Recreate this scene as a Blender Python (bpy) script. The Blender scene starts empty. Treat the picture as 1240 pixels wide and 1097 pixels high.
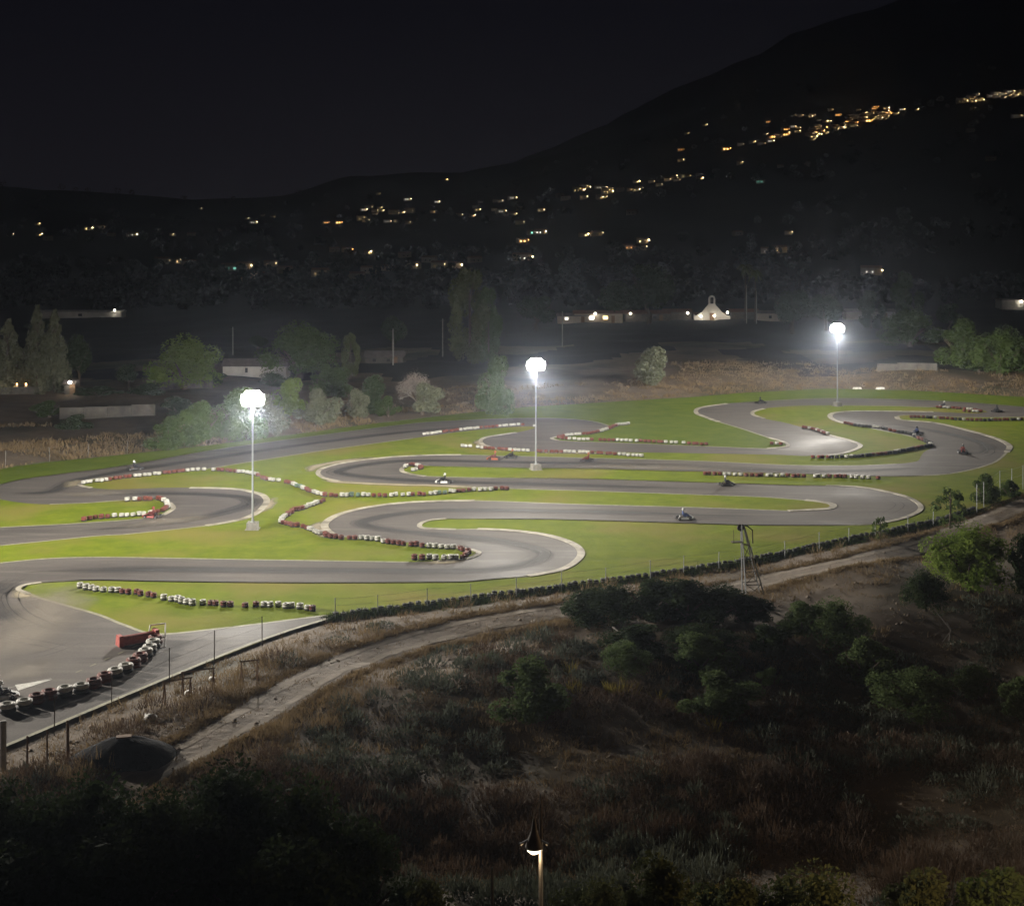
import bpy, bmesh, math, random
import numpy as np
from mathutils import Vector, Matrix, noise
from mathutils.geometry import tessellate_polygon

random.seed(7); RNG = np.random.default_rng(7)
C = bpy.context.scene.collection
SC = bpy.context.scene
H = 29.3            # eye height over the circuit
F = 1700.0          # focal length in photo pixels
HX, HY = 620.0, 272.0

# ------------------------------------------------------------------ camera
cam = bpy.data.cameras.new('camera'); camo = bpy.data.objects.new('camera', cam); C.objects.link(camo)
camo.location = (0, 0, H); camo.rotation_euler = (math.radians(90), 0, 0)
cam.sensor_width = 36; cam.lens = 36 * F / 1240; cam.shift_y = -276.5 / 1240
cam.clip_start = 0.5; cam.clip_end = 20000
SC.camera = camo

# ------------------------------------------------------------------ world (night sky with a faint glow low down)
W = bpy.data.worlds.new('World'); SC.world = W; W.use_nodes = True
nt = W.node_tree; nt.nodes.clear()
wo = nt.nodes.new('ShaderNodeOutputWorld'); bg = nt.nodes.new('ShaderNodeBackground')
tc = nt.nodes.new('ShaderNodeTexCoord'); sp = nt.nodes.new('ShaderNodeSeparateXYZ'); cr = nt.nodes.new('ShaderNodeValToRGB')
nt.links.new(tc.outputs['Generated'], sp.inputs[0]); nt.links.new(sp.outputs['Z'], cr.inputs[0]); nt.links.new(cr.outputs[0], bg.inputs[0])
nt.links.new(bg.outputs[0], wo.inputs[0])
e = cr.color_ramp.elements
e[0].position = 0.0; e[0].color = (0.95, 0.78, 1.0, 1)
e[1].position = 0.5; e[1].color = (0.16, 0.15, 0.24, 1)
x = cr.color_ramp.elements.new(0.16); x.color = (0.36, 0.33, 0.50, 1)
bg.inputs[1].default_value = 0.0025

SC.view_settings.view_transform = 'Standard'; SC.view_settings.look = 'None'
SC.view_settings.gamma = 1; SC.view_settings.use_curve_mapping = False
SC.view_settings.exposure = 3.0
cy = SC.cycles
cy.use_denoising = True; cy.max_bounces = 5; cy.diffuse_bounces = 2; cy.glossy_bounces = 2; cy.transmission_bounces = 2
cy.volume_bounces = 0; cy.transparent_max_bounces = 6; cy.sample_clamp_indirect = 1.0; cy.sample_clamp_direct = 0
cy.use_light_tree = True; cy.caustics_reflective = False; cy.caustics_refractive = False
HAZE = 0.00025; HAZE_G = 0.85
MAST_POWER = 140.0

# ------------------------------------------------------------------ materials
MATS = {}
def mat(name, col, rough=0.8, col2=None, scale=4.0, detail=4, bump=0.0, metal=0.0, emit=None, strength=0, spec=0.3,
        coord='Object', col3=None, scale2=0.3, rnd=0.0, trans=0.0):
    m = bpy.data.materials.new(name); m.use_nodes = True; MATS[name] = m
    t = m.node_tree; b = t.nodes['Principled BSDF']
    b.inputs['Roughness'].default_value = rough; b.inputs['Metallic'].default_value = metal
    b.inputs['Specular IOR Level'].default_value = spec
    b.inputs['Base Color'].default_value = (*col, 1)
    out = None
    if col2 is not None:
        tcn = t.nodes.new('ShaderNodeTexCoord'); n = t.nodes.new('ShaderNodeTexNoise')
        n.inputs['Scale'].default_value = scale; n.inputs['Detail'].default_value = detail; n.inputs['Roughness'].default_value = .65
        t.links.new(tcn.outputs[coord], n.inputs['Vector'])
        r = t.nodes.new('ShaderNodeValToRGB'); r.color_ramp.elements[0].position = .32; r.color_ramp.elements[1].position = .68
        r.color_ramp.elements[0].color = (*col, 1); r.color_ramp.elements[1].color = (*col2, 1)
        t.links.new(n.outputs['Fac'], r.inputs[0]); out = r.outputs[0]
        if col3 is not None:
            n2 = t.nodes.new('ShaderNodeTexNoise'); n2.inputs['Scale'].default_value = scale2; n2.inputs['Detail'].default_value = 5
            t.links.new(tcn.outputs[coord], n2.inputs['Vector'])
            r2 = t.nodes.new('ShaderNodeValToRGB'); r2.color_ramp.elements[0].position = .48; r2.color_ramp.elements[1].position = .66
            t.links.new(n2.outputs['Fac'], r2.inputs[0])
            mx = t.nodes.new('ShaderNodeMix'); mx.data_type = 'RGBA'
            t.links.new(r2.outputs[0], mx.inputs[0]); t.links.new(out, mx.inputs[6]); mx.inputs[7].default_value = (*col3, 1)
            out = mx.outputs[2]
        if bump:
            bn = t.nodes.new('ShaderNodeBump'); bn.inputs['Strength'].default_value = bump; bn.inputs['Distance'].default_value = .2
            t.links.new(n.outputs['Fac'], bn.inputs['Height']); t.links.new(bn.outputs[0], b.inputs['Normal'])
    if rnd:
        oi = t.nodes.new('ShaderNodeObjectInfo'); hs = t.nodes.new('ShaderNodeHueSaturation')
        mp = t.nodes.new('ShaderNodeMapRange'); mp.inputs[3].default_value = 1 - rnd; mp.inputs[4].default_value = 1 + rnd
        t.links.new(oi.outputs['Random'], mp.inputs[0]); t.links.new(mp.outputs[0], hs.inputs['Value'])
        if out is None: hs.inputs['Color'].default_value = (*col, 1)
        else: t.links.new(out, hs.inputs['Color'])
        out = hs.outputs[0]
    if out is not None: t.links.new(out, b.inputs['Base Color'])
    if emit is not None:
        b.inputs['Emission Color'].default_value = (*emit, 1); b.inputs['Emission Strength'].default_value = strength
        m.cycles.emission_sampling = 'NONE'
        if name.startswith(('window_', 'lamp_')) and name != 'lamp_housing':     # every household has its own lamps
            oi = t.nodes.new('ShaderNodeObjectInfo'); pw = t.nodes.new('ShaderNodeMath'); pw.operation = 'POWER'; pw.inputs[1].default_value = 2.2
            sc_ = t.nodes.new('ShaderNodeMath'); sc_.operation = 'MULTIPLY_ADD'; sc_.inputs[1].default_value = strength * 2.2; sc_.inputs[2].default_value = strength * .12
            t.links.new(oi.outputs['Random'], pw.inputs[0]); t.links.new(pw.outputs[0], sc_.inputs[0]); t.links.new(sc_.outputs[0], b.inputs['Emission Strength'])
    if trans:       # leaves let some light through
        o = t.nodes['Material Output']; tr = t.nodes.new('ShaderNodeBsdfTranslucent'); mm = t.nodes.new('ShaderNodeMixShader')
        mm.inputs[0].default_value = trans
        if out is not None: t.links.new(out, tr.inputs[0])
        else: tr.inputs[0].default_value = (*col, 1)
        t.links.new(b.outputs[0], mm.inputs[1]); t.links.new(tr.outputs[0], mm.inputs[2]); t.links.new(mm.outputs[0], o.inputs[0])
    return m

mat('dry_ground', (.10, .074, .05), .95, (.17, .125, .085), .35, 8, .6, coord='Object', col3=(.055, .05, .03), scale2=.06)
mat('old_wall', (.12, .11, .095), .9, (.055, .05, .045), .9, 6, .3)
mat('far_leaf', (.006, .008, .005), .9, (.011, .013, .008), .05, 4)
mat('dimmed_far_ground', (.012, .012, .010), .95, (.024, .021, .016), .02, 8, .3)
mat('short_grass', (.108, .146, .010), .95, (.170, .205, .018), .45, 9, .6, col3=(.195, .178, .04), scale2=.085, spec=.03)
mat('verge_grass', (.080, .125, .012), .95, (.13, .165, .022), .3, 9, .5, spec=.03)
mat('concrete_kerb', (.26, .23, .18), .85, (.5, .46, .37), .9, 8, .2, col3=(.16, .145, .115), scale2=.35)
mat('edge_line', (.34, .32, .22), .8, (.17, .16, .11), 1.5, 6)
mat('sand', (.24, .20, .14), .95, (.32, .27, .19), .8, 6, .3)
mat('gravel_dirt', (.16, .13, .10), .95, (.24, .19, .145), 1.4, 8, .5)
mat('rut_dirt', (.22, .18, .14), .95, (.30, .25, .19), 1.1, 8, .5)
mat('white_paint', (.70, .69, .64), .6, (.45, .43, .38), 3, 4)
mat('red_paint', (.42, .10, .08), .7, (.26, .05, .04), 3, 4)
mat('white_tyre', (.58, .57, .52), .7, (.26, .25, .22), 5, 4, rnd=.15)
mat('red_tyre', (.20, .05, .035), .75, (.07, .03, .022), 5, 4, rnd=.2)
mat('green_tyre', (.13, .19, .14), .7, (.07, .1, .08), 5, 4, rnd=.2)
mat('black_tyre', (.018, .018, .018), .75, (.04, .038, .035), 5, 4, rnd=.2)
mat('black_rubber', (.015, .015, .015), .7)
mat('galvanised_steel', (.38, .39, .40), .5, (.28, .29, .30), 2, 4, metal=.3)
mat('dark_steel', (.07, .06, .055), .6, (.12, .09, .07), 4, 4, metal=.4)
mat('concrete', (.34, .32, .29), .85, (.2, .19, .17), 1.5, 6, .2)
mat('flood_lens', (.8, .8, .8), .3, emit=(1, .98, .93), strength=3)
mat('lamp_housing', (.25, .25, .26), .5, metal=.5)
mat('white_wall', (.55, .52, .47), .9, (.42, .39, .35), .7, 5)
mat('pale_wall', (.42, .34, .26), .9, (.3, .25, .2), .5, 5, rnd=.25)
mat('tile_roof', (.16, .085, .06), .9, (.24, .13, .09), 1.5, 5)
mat('grey_roof', (.13, .11, .105), .9, (.2, .17, .16), 1, 5)
mat('window_warm', (.3, .2, .1), .4, emit=(1.0, .66, .26), strength=.5)
mat('window_white', (.3, .3, .3), .4, emit=(1.0, .93, .78), strength=.42)
mat('window_green', (.2, .3, .25), .4, emit=(.35, 1.0, .75), strength=.5)
mat('lamp_far', (.3, .3, .3), .4, emit=(1.0, .72, .36), strength=3.2)
mat('bright_bulb', (.5, .5, .5), .4, emit=(1.0, .92, .75), strength=5)
mat('lamp_orange', (.3, .3, .3), .4, emit=(1.0, .42, .12), strength=2.2)
mat('window_dark', (.03, .03, .035), .2)
mat('bark', (.10, .075, .055), .9, (.05, .04, .03), 6, 5, .3)
mat('pale_bark', (.22, .195, .17), .9, (.13, .115, .10), 6, 5, .3)
L = dict(spec=.05, rough=.9)
mat('lawn_blade', (.10, .15, .015), col2=(.17, .20, .03), scale=.3, trans=.3, **L)
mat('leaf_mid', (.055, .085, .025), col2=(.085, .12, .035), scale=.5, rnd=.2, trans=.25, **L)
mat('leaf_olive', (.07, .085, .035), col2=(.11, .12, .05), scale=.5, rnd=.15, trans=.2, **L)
mat('leaf_bright', (.11, .17, .03), col2=(.19, .24, .05), scale=.5, rnd=.1, trans=.3, **L)
mat('leaf_orchard', (.075, .11, .04), col2=(.115, .15, .06), scale=.5, rnd=.15, trans=.3, **L)
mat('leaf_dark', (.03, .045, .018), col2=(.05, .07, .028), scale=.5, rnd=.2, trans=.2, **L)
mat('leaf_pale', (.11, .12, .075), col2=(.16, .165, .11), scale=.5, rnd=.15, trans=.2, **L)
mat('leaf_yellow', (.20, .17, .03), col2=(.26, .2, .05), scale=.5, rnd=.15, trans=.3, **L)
mat('twig_grey', (.20, .165, .15), col2=(.28, .24, .21), scale=.6, rnd=.1, **L)
mat('dry_straw', (.15, .105, .055), .9, (.22, .155, .08), .25, 5, trans=.25)
mat('dry_red', (.055, .034, .022), .9, (.11, .072, .045), .2, 5, trans=.2)
mat('scrub_grey', (.055, .062, .044), .9, (.095, .105, .075), .3, 5, trans=.2)
mat('black_pile', (.008, .008, .010), .95, (.020, .019, .020), 2.5, 9, 1.0, spec=.05)
mat('skid_rubber', (.03, .028, .027), .8)
mat('blue_suit', (.03, .05, .14), .7); mat('red_suit', (.14, .03, .025), .7); mat('dark_suit', (.02, .02, .025), .7)
mat('orange_body', (.35, .10, .04), .45); mat('white_body', (.6, .6, .58), .45); mat('black_body', (.02, .02, .022), .45)
mat('red_body', (.22, .03, .025), .45); mat('wood', (.22, .13, .07), .85, (.13, .08, .05), 5, 5)

def asphalt_material(name, c1, c2, c3):
    m = bpy.data.materials.new(name); m.use_nodes = True; MATS[name] = m
    t = m.node_tree; b = t.nodes['Principled BSDF']; N = t.nodes.new; K = t.links.new
    tcn = N('ShaderNodeTexCoord')
    big = N('ShaderNodeTexNoise'); big.inputs['Scale'].default_value = .07; big.inputs['Detail'].default_value = 6
    mp = N('ShaderNodeMapping'); mp.inputs['Scale'].default_value = (.12, .9, 1)
    st = N('ShaderNodeTexNoise'); st.inputs['Scale'].default_value = 1.0; st.inputs['Detail'].default_value = 6
    fine = N('ShaderNodeTexNoise'); fine.inputs['Scale'].default_value = 9; fine.inputs['Detail'].default_value = 6
    K(tcn.outputs['Object'], big.inputs[0]); K(tcn.outputs['Object'], mp.inputs[0]); K(mp.outputs[0], st.inputs[0]); K(tcn.outputs['Object'], fine.inputs[0])
    r = N('ShaderNodeValToRGB'); r.color_ramp.elements[0].position = .35; r.color_ramp.elements[1].position = .7
    r.color_ramp.elements[0].color = (*c1, 1); r.color_ramp.elements[1].color = (*c2, 1); K(big.outputs['Fac'], r.inputs[0])
    r2 = N('ShaderNodeValToRGB'); r2.color_ramp.elements[0].position = .50; r2.color_ramp.elements[1].position = .72; K(st.outputs['Fac'], r2.inputs[0])
    mx = N('ShaderNodeMix'); mx.data_type = 'RGBA'; mx.inputs[7].default_value = (*c3, 1)
    ml = N('ShaderNodeMath'); ml.operation = 'MULTIPLY'; ml.inputs[1].default_value = .6; K(r2.outputs[0], ml.inputs[0])
    K(ml.outputs[0], mx.inputs[0]); K(r.outputs[0], mx.inputs[6])
    ov = N('ShaderNodeMix'); ov.data_type = 'RGBA'; ov.blend_type = 'OVERLAY'; ov.inputs[0].default_value = .35
    K(mx.outputs[2], ov.inputs[6]); K(fine.outputs['Fac'], ov.inputs[7]); K(ov.outputs[2], b.inputs['Base Color'])
    b.inputs['Specular IOR Level'].default_value = .07
    rr = N('ShaderNodeMapRange'); rr.inputs[1].default_value = .35; rr.inputs[2].default_value = .65; rr.inputs[3].default_value = .68; rr.inputs[4].default_value = .9
    K(big.outputs['Fac'], rr.inputs[0]); K(rr.outputs[0], b.inputs['Roughness'])
    bn = N('ShaderNodeBump'); bn.inputs['Strength'].default_value = .12; bn.inputs['Distance'].default_value = .02
    K(fine.outputs['Fac'], bn.inputs['Height']); K(bn.outputs[0], b.inputs['Normal'])
asphalt_material('asphalt', (.092, .083, .077), (.145, .130, .118), (.185, .166, .146))

def faded_material(name, col, col2, lo=.35, hi=.65, scale=.6, amount=1.0, stretch=(1, 1, 1)):
    """thin dirt or rubber film: opaque along its middle, broken up by noise towards its edges (the film's own shape)"""
    m = bpy.data.materials.new(name); m.use_nodes = True; MATS[name] = m
    t = m.node_tree; b = t.nodes['Principled BSDF']; N = t.nodes.new; K = t.links.new
    tcn = N('ShaderNodeTexCoord'); n = N('ShaderNodeTexNoise'); n.inputs['Scale'].default_value = scale; n.inputs['Detail'].default_value = 7
    mp = N('ShaderNodeMapping'); mp.inputs['Scale'].default_value = stretch
    K(tcn.outputs['UV'], mp.inputs[0]); K(mp.outputs[0], n.inputs[0])
    r = N('ShaderNodeValToRGB'); r.color_ramp.elements[0].color = (*col, 1); r.color_ramp.elements[1].color = (*col2, 1); K(n.outputs['Fac'], r.inputs[0])
    K(r.outputs[0], b.inputs['Base Color']); b.inputs['Roughness'].default_value = .85
    at = N('ShaderNodeAttribute'); at.attribute_name = 'cover'
    ad = N('ShaderNodeMath'); ad.operation = 'ADD'; K(at.outputs['Fac'], ad.inputs[0]); K(n.outputs['Fac'], ad.inputs[1])
    mr = N('ShaderNodeMapRange'); mr.inputs[1].default_value = .75; mr.inputs[2].default_value = 1.35; mr.inputs[4].default_value = amount; K(ad.outputs[0], mr.inputs[0])
    K(mr.outputs[0], b.inputs['Alpha'])
faded_material('worn_sand', (.24, .20, .13), (.33, .28, .19), scale=.5)
faded_material('dust_film', (.22, .19, .15), (.26, .22, .17), scale=.35, amount=.55)
faded_material('rubber_film', (.022, .02, .02), (.04, .037, .035), scale=.8, amount=.72, stretch=(.12, 2.2, 1))

# ------------------------------------------------------------------ object helpers
def tag(o, label=None, cat=None, group=None, kind=None):
    if label: o['label'] = label
    if cat: o['category'] = cat
    if group: o['group'] = group
    if kind: o['kind'] = kind
    return o
def empty(name, loc=(0, 0, 0), rz=0):
    o = bpy.data.objects.new(name, None); C.objects.link(o); o.location = loc; o.rotation_euler = (0, 0, rz); o.empty_display_size = .3; return o
def mesh(name, verts, faces, mats, mi=None, smooth=False):
    me = bpy.data.meshes.new(name)
    if isinstance(verts, np.ndarray):
        nv = len(verts); me.vertices.add(nv); me.vertices.foreach_set('co', verts.astype(np.float32).ravel())
        k = faces.shape[1]; nf = len(faces)
        me.loops.add(nf * k); me.loops.foreach_set('vertex_index', faces.astype(np.int32).ravel())
        me.polygons.add(nf); me.polygons.foreach_set('loop_start', np.arange(0, nf * k, k, dtype=np.int32))
        me.update(calc_edges=True)
    else:
        me.from_pydata(verts, [], faces)
    for m in ([mats] if isinstance(mats, str) else mats): me.materials.append(MATS[m])
    if mi is not None: me.polygons.foreach_set('material_index', np.asarray(mi, dtype=np.int32))
    if smooth: me.polygons.foreach_set('use_smooth', [True] * len(me.polygons))
    me.update(); return me
def link(name, me, parent=None, loc=None, rz=None):
    o = bpy.data.objects.new(name, me); C.objects.link(o)
    if parent: o.parent = parent
    if loc is not None: o.location = loc
    if rz is not None: o.rotation_euler = (0, 0, rz)
    return o
def copy_tree(o, parent=None):
    c = o.copy(); C.objects.link(c)
    if parent: c.parent = parent
    for ch in list(o.children): copy_tree(ch, c)
    return c

class MB:
    """collects simple shapes into ONE mesh"""
    def __init__(s): s.v = []; s.f = []; s.m = []
    def add(s, vs, fs, m=0):
        b = len(s.v); s.v += [tuple(v) for v in vs]; s.f += [tuple(i + b for i in f) for f in fs]; s.m += [m] * len(fs)
    def box(s, c, d, rz=0, m=0, taper=1.0):
        x, y, z = d[0] / 2, d[1] / 2, d[2] / 2; R = Matrix.Rotation(rz, 3, 'Z'); vs = []
        for zz, k in ((-z, 1), (z, taper)):
            for a, b in ((-x, -y), (x, -y), (x, y), (-x, y)):
                vs.append(R @ Vector((a * k, b * k, zz)) + Vector(c))
        s.add(vs, [(3, 2, 1, 0), (4, 5, 6, 7), (0, 1, 5, 4), (1, 2, 6, 5), (2, 3, 7, 6), (3, 0, 4, 7)], m)
    def tube(s, pts, rad, n=6, m=0, cap=True):
        pts = [Vector(p) for p in pts]; rad = rad if isinstance(rad, (list, tuple)) else [rad] * len(pts); vs = []; fs = []
        for i, p in enumerate(pts):
            d = (pts[min(i + 1, len(pts) - 1)] - pts[max(i - 1, 0)]).normalized()
            a = d.cross(Vector((0, 0, 1)) if abs(d.z) < .9 else Vector((1, 0, 0))).normalized(); b = d.cross(a)
            for k in range(n):
                t = 2 * math.pi * k / n; vs.append(p + (a * math.cos(t) + b * math.sin(t)) * rad[i])
        for i in range(len(pts) - 1):
            for k in range(n):
                k2 = (k + 1) % n; fs.append((i * n + k, i * n + k2, (i + 1) * n + k2, (i + 1) * n + k))
        if cap: fs += [tuple(range(n)), tuple(reversed(range((len(pts) - 1) * n, len(pts) * n)))]
        s.add(vs, fs, m)
    def lathe(s, prof, n=12, c=(0, 0, 0), m=0, axis='Z'):
        vs = []; fs = []
        for r, z in prof:
            for k in range(n):
                t = 2 * math.pi * k / n
                p = (r * math.cos(t), r * math.sin(t), z) if axis == 'Z' else (r * math.cos(t), z, r * math.sin(t))
                vs.append((p[0] + c[0], p[1] + c[1], p[2] + c[2]))
        for i in range(len(prof) - 1):
            for k in range(n):
                k2 = (k + 1) % n; fs.append((i * n + k, i * n + k2, (i + 1) * n + k2, (i + 1) * n + k))
        s.add(vs, fs, m)
    def torus(s, R, r, c=(0, 0, 0), n=12, k=6, m=0, axis='Z', sq=1.0):
        prof = [(R + r * math.cos(2 * math.pi * j / k), r * sq * math.sin(2 * math.pi * j / k)) for j in range(k + 1)]
        s.lathe(prof, n, c, m, axis)
    def mesh(s, name, mats, smooth=False): return mesh(name, s.v, s.f, mats, s.m, smooth)
    def build(s, name, mats, parent=None, loc=None, rz=None, smooth=False):
        return link(name, s.mesh(name, mats, smooth), parent, loc, rz)

# ------------------------------------------------------------------ terrain
def gp0(px, py, z=0.0):
    Y = F * (H - z) / (py - HY); return Vector(((px - HX) / F * Y, Y, z))
SHEET_PX = [(-420, 596), (-200, 585), (0, 568), (60, 560), (130, 553), (250, 540), (330, 530), (440, 515), (560, 501), (640, 493), (740, 487), (840, 481),
            (900, 476), (1000, 471), (1100, 473), (1170, 477), (1240, 481), (1330, 487), (1400, 510), (1380, 550), (1300, 580),
            (1240, 598), (1180, 619), (1130, 633), (1060, 648), (1000, 660), (940, 673), (900, 681), (840, 690), (760, 702), (680, 712), (600, 722),
            (540, 730), (470, 739), (400, 747), (350, 764), (300, 783), (200, 823), (100, 865), (0, 908), (-420, 1080)]
SHEET = [gp0(a, b).xy for a, b in SHEET_PX]
SX = np.array([p.x for p in SHEET]); SY = np.array([p.y for p in SHEET])
def sheet_dist(X, Y):
    """signed distance to the circuit outline, negative inside (arrays)"""
    X = np.atleast_1d(X).astype(float); Y = np.atleast_1d(Y).astype(float)
    d = np.full(X.shape, 1e9); ins = np.zeros(X.shape, bool); n = len(SX)
    for i in range(n):
        x1, y1, x2, y2 = SX[i], SY[i], SX[(i + 1) % n], SY[(i + 1) % n]
        dx, dy = x2 - x1, y2 - y1; t = np.clip(((X - x1) * dx + (Y - y1) * dy) / (dx * dx + dy * dy), 0, 1)
        d = np.minimum(d, np.hypot(X - x1 - t * dx, Y - y1 - t * dy))
        if y1 != y2:
            c = ((y1 > Y) != (y2 > Y)) & (X < (x2 - x1) * (Y - y1) / (y2 - y1) + x1); ins ^= c
    return np.where(ins, -d, d)
def vnoise(X, Y, s, o=0.0):
    return np.array([noise.noise(Vector((a * s + o, b * s - o, o * .37))) for a, b in zip(np.ravel(X), np.ravel(Y))]).reshape(np.shape(X))
RIDGE = [(-1200, 200), (-400, 215), (0, 228), (60, 232), (150, 239), (240, 245), (300, 244), (350, 240), (420, 223), (560, 209), (620, 190), (700, 160), (800, 118),
         (880, 80), (960, 40), (1080, 10), (1110, -8), (1240, -60), (1600, -150), (2600, -200)]
RD = [(-1200, 2400), (350, 2600), (600, 3000), (1000, 3900), (1400, 4200), (2600, 4200)]
def far_z(X, Y):
    px = HX + X / np.maximum(Y, 1) * F
    ry = np.interp(px, [a for a, b in RIDGE], [b for a, b in RIDGE]); D = np.interp(px, [a for a, b in RD], [b for a, b in RD])
    Zr = H + (HY - ry) / F * D; s = (Y - 620) / (D - 620)
    up = np.where(s <= 1, np.sign(s) * np.abs(np.clip(s, 0, 1)) ** 1.35, 1 - (s - 1) * .45)
    return np.clip(Zr * up, 0, None) * (Y > 620)
def tz(X, Y, fine=True):
    X = np.atleast_1d(X).astype(float); Y = np.atleast_1d(Y).astype(float)
    z = np.interp(Y, [-80, 0, 20, 40, 50, 66], [28, 26, 17, 7, 2, 0])
    d = sheet_dist(X, Y); w = np.clip((d - .5) / 7, 0, 1)
    z = z + w * (vnoise(X, Y, .085, 3) * .9 + vnoise(X, Y, .3, 9) * .22) * np.clip(1.4 - Y / 700, .3, 1)
    hol = np.clip((d - 13) / 13, 0, 1) * (Y < 135) * np.clip((X + 14) / 12, 0, 1); hol = hol * hol * (3 - 2 * hol)
    z = z - 1.0 * hol * np.clip((Y - 58) / 14, 0, 1)
    # dry bank behind the far side of the track, highest on the right
    bank = np.interp(X / np.maximum(Y, 1) * F + HX, [0, 500, 700, 900, 1200, 1500], [.0, .3, .9, 1.6, 2.3, 2.3])
    z = z + np.clip((d - 3) / 22, 0, 1) * bank * (Y > 150)
    f = far_z(X, Y); big = (Y > 650)
    rough = vnoise(X, Y, .0022, 5) * 22 + vnoise(X, Y, .008, 8) * 7
    z = z + f + big * rough * np.clip((Y - 650) / 700, 0, 1) * np.clip(f / 60, 0, 1)
    return z - .14 * (d < 2.0)
def GP(px, py):
    """where the line of sight through a photo pixel meets the ground"""
    dx, dz = (px - HX) / F, -(py - HY) / F
    ys = np.concatenate([np.linspace(30, 300, 541), np.linspace(302, 5500, 1300)])
    zz = tz(ys * dx, ys) - (H + dz * ys); k = np.argmax(zz > 0)
    if zz[k] <= 0: return None
    a = zz[k - 1] / (zz[k - 1] - zz[k]) if k else 0; Y = ys[k - 1] + (ys[k] - ys[k - 1]) * a if k else ys[0]
    return Vector((Y * dx, Y, float(tz(Y * dx, Y)[0])))
def sc_at(p): return F / p.y      # photo pixels per metre

def axis_vals(lo, near_lo, near_hi, hi, step, grow):
    v = list(np.arange(near_lo, near_hi + .01, step)); s = step
    a = near_hi
    while a < hi: s *= grow; a += s; v.append(min(a, hi))
    s = step; a = near_lo; left = []
    while a > lo: s *= grow; a -= s; left.append(max(a, lo))
    return np.array(left[::-1] + v)
gx = axis_vals(-3400, -80, 130, 3400, 2.2, 1.09); gy = axis_vals(-80, 20, 330, 6000, 2.2, 1.045)
GX, GY = np.meshgrid(gx, gy); GZ = tz(GX.ravel(), GY.ravel())
nx, ny = len(gx), len(gy)
idx = np.arange(nx * ny).reshape(ny, nx)
fc = np.stack([idx[:-1, :-1], idx[:-1, 1:], idx[1:, 1:], idx[1:, :-1]], -1).reshape(-1, 4)
mi = ((GY[:-1, :-1].ravel() > 330) | ((GY[:-1, :-1].ravel() > 262) & (vnoise(GX[:-1, :-1].ravel(), GY[:-1, :-1].ravel(), .05, 1) > .0))).astype(int)  # dark ground from the bank outward paints in the floodlight falloff
tv = np.stack([GX.ravel(), GY.ravel(), GZ], 1)
tag(link('ground', mesh('ground', tv, fc, ['dry_ground', 'dimmed_far_ground'], mi, True)), kind='structure')

# ------------------------------------------------------------------ circuit
def smooth_pts(pts, closed, k=6):
    n = len(pts); out = []
    rng = range(n) if closed else range(n - 1)
    for i in rng:
        p = [pts[(i + j) % n] if closed else pts[min(max(i + j, 0), n - 1)] for j in (-1, 0, 1, 2)]
        for s in range(k):
            t = s / k
            # centripetal-ish cardinal spline with soft tension
            a = p[1]; b = p[2]; ta = (p[2] - p[0]) * .5; tb = (p[3] - p[1]) * .5
            l = (b - a).length
            if ta.length > l: ta = ta * (l / ta.length)
            if tb.length > l: tb = tb * (l / tb.length)
            out.append(a * (2 * t**3 - 3 * t**2 + 1) + ta * (t**3 - 2 * t**2 + t) + b * (-2 * t**3 + 3 * t**2) + tb * (t**3 - t**2))
    if not closed: out.append(pts[-1])
    return out
def P2(lst): return [gp0(a, b).xy for a, b in lst]
def fill(name, loops, z, m, kind='structure'):
    loops = [[Vector((p.x, p.y, z)) for p in lp] for lp in loops]
    tris = tessellate_polygon(loops); v = [p for lp in loops for p in lp]
    fs = []
    for t in tris:
        a, b, c = (v[i] for i in t)
        fs.append(t if (b - a).cross(c - a).z > 0 else (t[0], t[2], t[1]))
    return tag(link(name, mesh(name, [tuple(p) for p in v], fs, m)), kind=kind)

OUT = [(-400, 660), (-100, 645), (0, 639), (60, 636), (95, 634), (165, 629), (197, 624), (210, 616), (205, 609), (190, 605), (150, 606), (110, 609), (60, 611), (25, 609), (0, 605),
       (-30, 601), (-48, 596), (-30, 591), (0, 587), (25, 581), (75, 574), (145, 565), (260, 545), (390, 527), (500, 513), (560, 509), (630, 506.5), (680, 507), (715, 510), (735, 515),
       (738, 519), (722, 524), (700, 527), (680, 528.5), (668, 531), (675, 533.5), (700, 535), (760, 537), (860, 541), (930, 543.5), (953, 541), (950, 536), (930, 530), (900, 520), (870, 511),
       (853, 505), (843, 500), (848, 494), (880, 489), (940, 485), (1010, 482.5), (1100, 484), (1180, 488), (1240, 493), (1290, 498), (1300, 502), (1240, 505), (1180, 505.5), (1120, 503.5),
       (1095, 503), (1086, 505), (1092, 509), (1130, 512), (1170, 521), (1205, 531), (1222, 540), (1219, 548), (1200, 562), (1150, 574), (1100, 577), (1060, 577), (940, 573), (833, 571),
       (717, 568), (640, 567), (520, 564.5), (500, 563), (489, 566), (487, 571), (500, 575), (515, 577), (600, 579), (700, 580), (833, 584), (900, 586), (960, 588), (1000, 588.5),
       (1040, 590), (1075, 596), (1100, 603), (1114, 612), (1112, 620), (1090, 629), (1060, 635), (1000, 636.5), (900, 636), (820, 633.5), (700, 630), (640, 629), (540, 628.5), (518, 631),
       (508, 636), (514, 640), (552, 641.5), (578, 641), (620, 643), (660, 648), (690, 657), (703, 667), (700, 678), (680, 690), (640, 698), (600, 701.5), (560, 705), (450, 706), (340, 706),
       (200, 704.5), (110, 703), (50, 706), (30, 709), (22, 714), (35, 720), (60, 728), (120, 745), (150, 757), (190, 768), (260, 762), (320, 755), (392, 746), (400, 748), (352, 763),
       (298, 782), (200, 822), (100, 864), (0, 906), (-400, 1070)]
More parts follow.
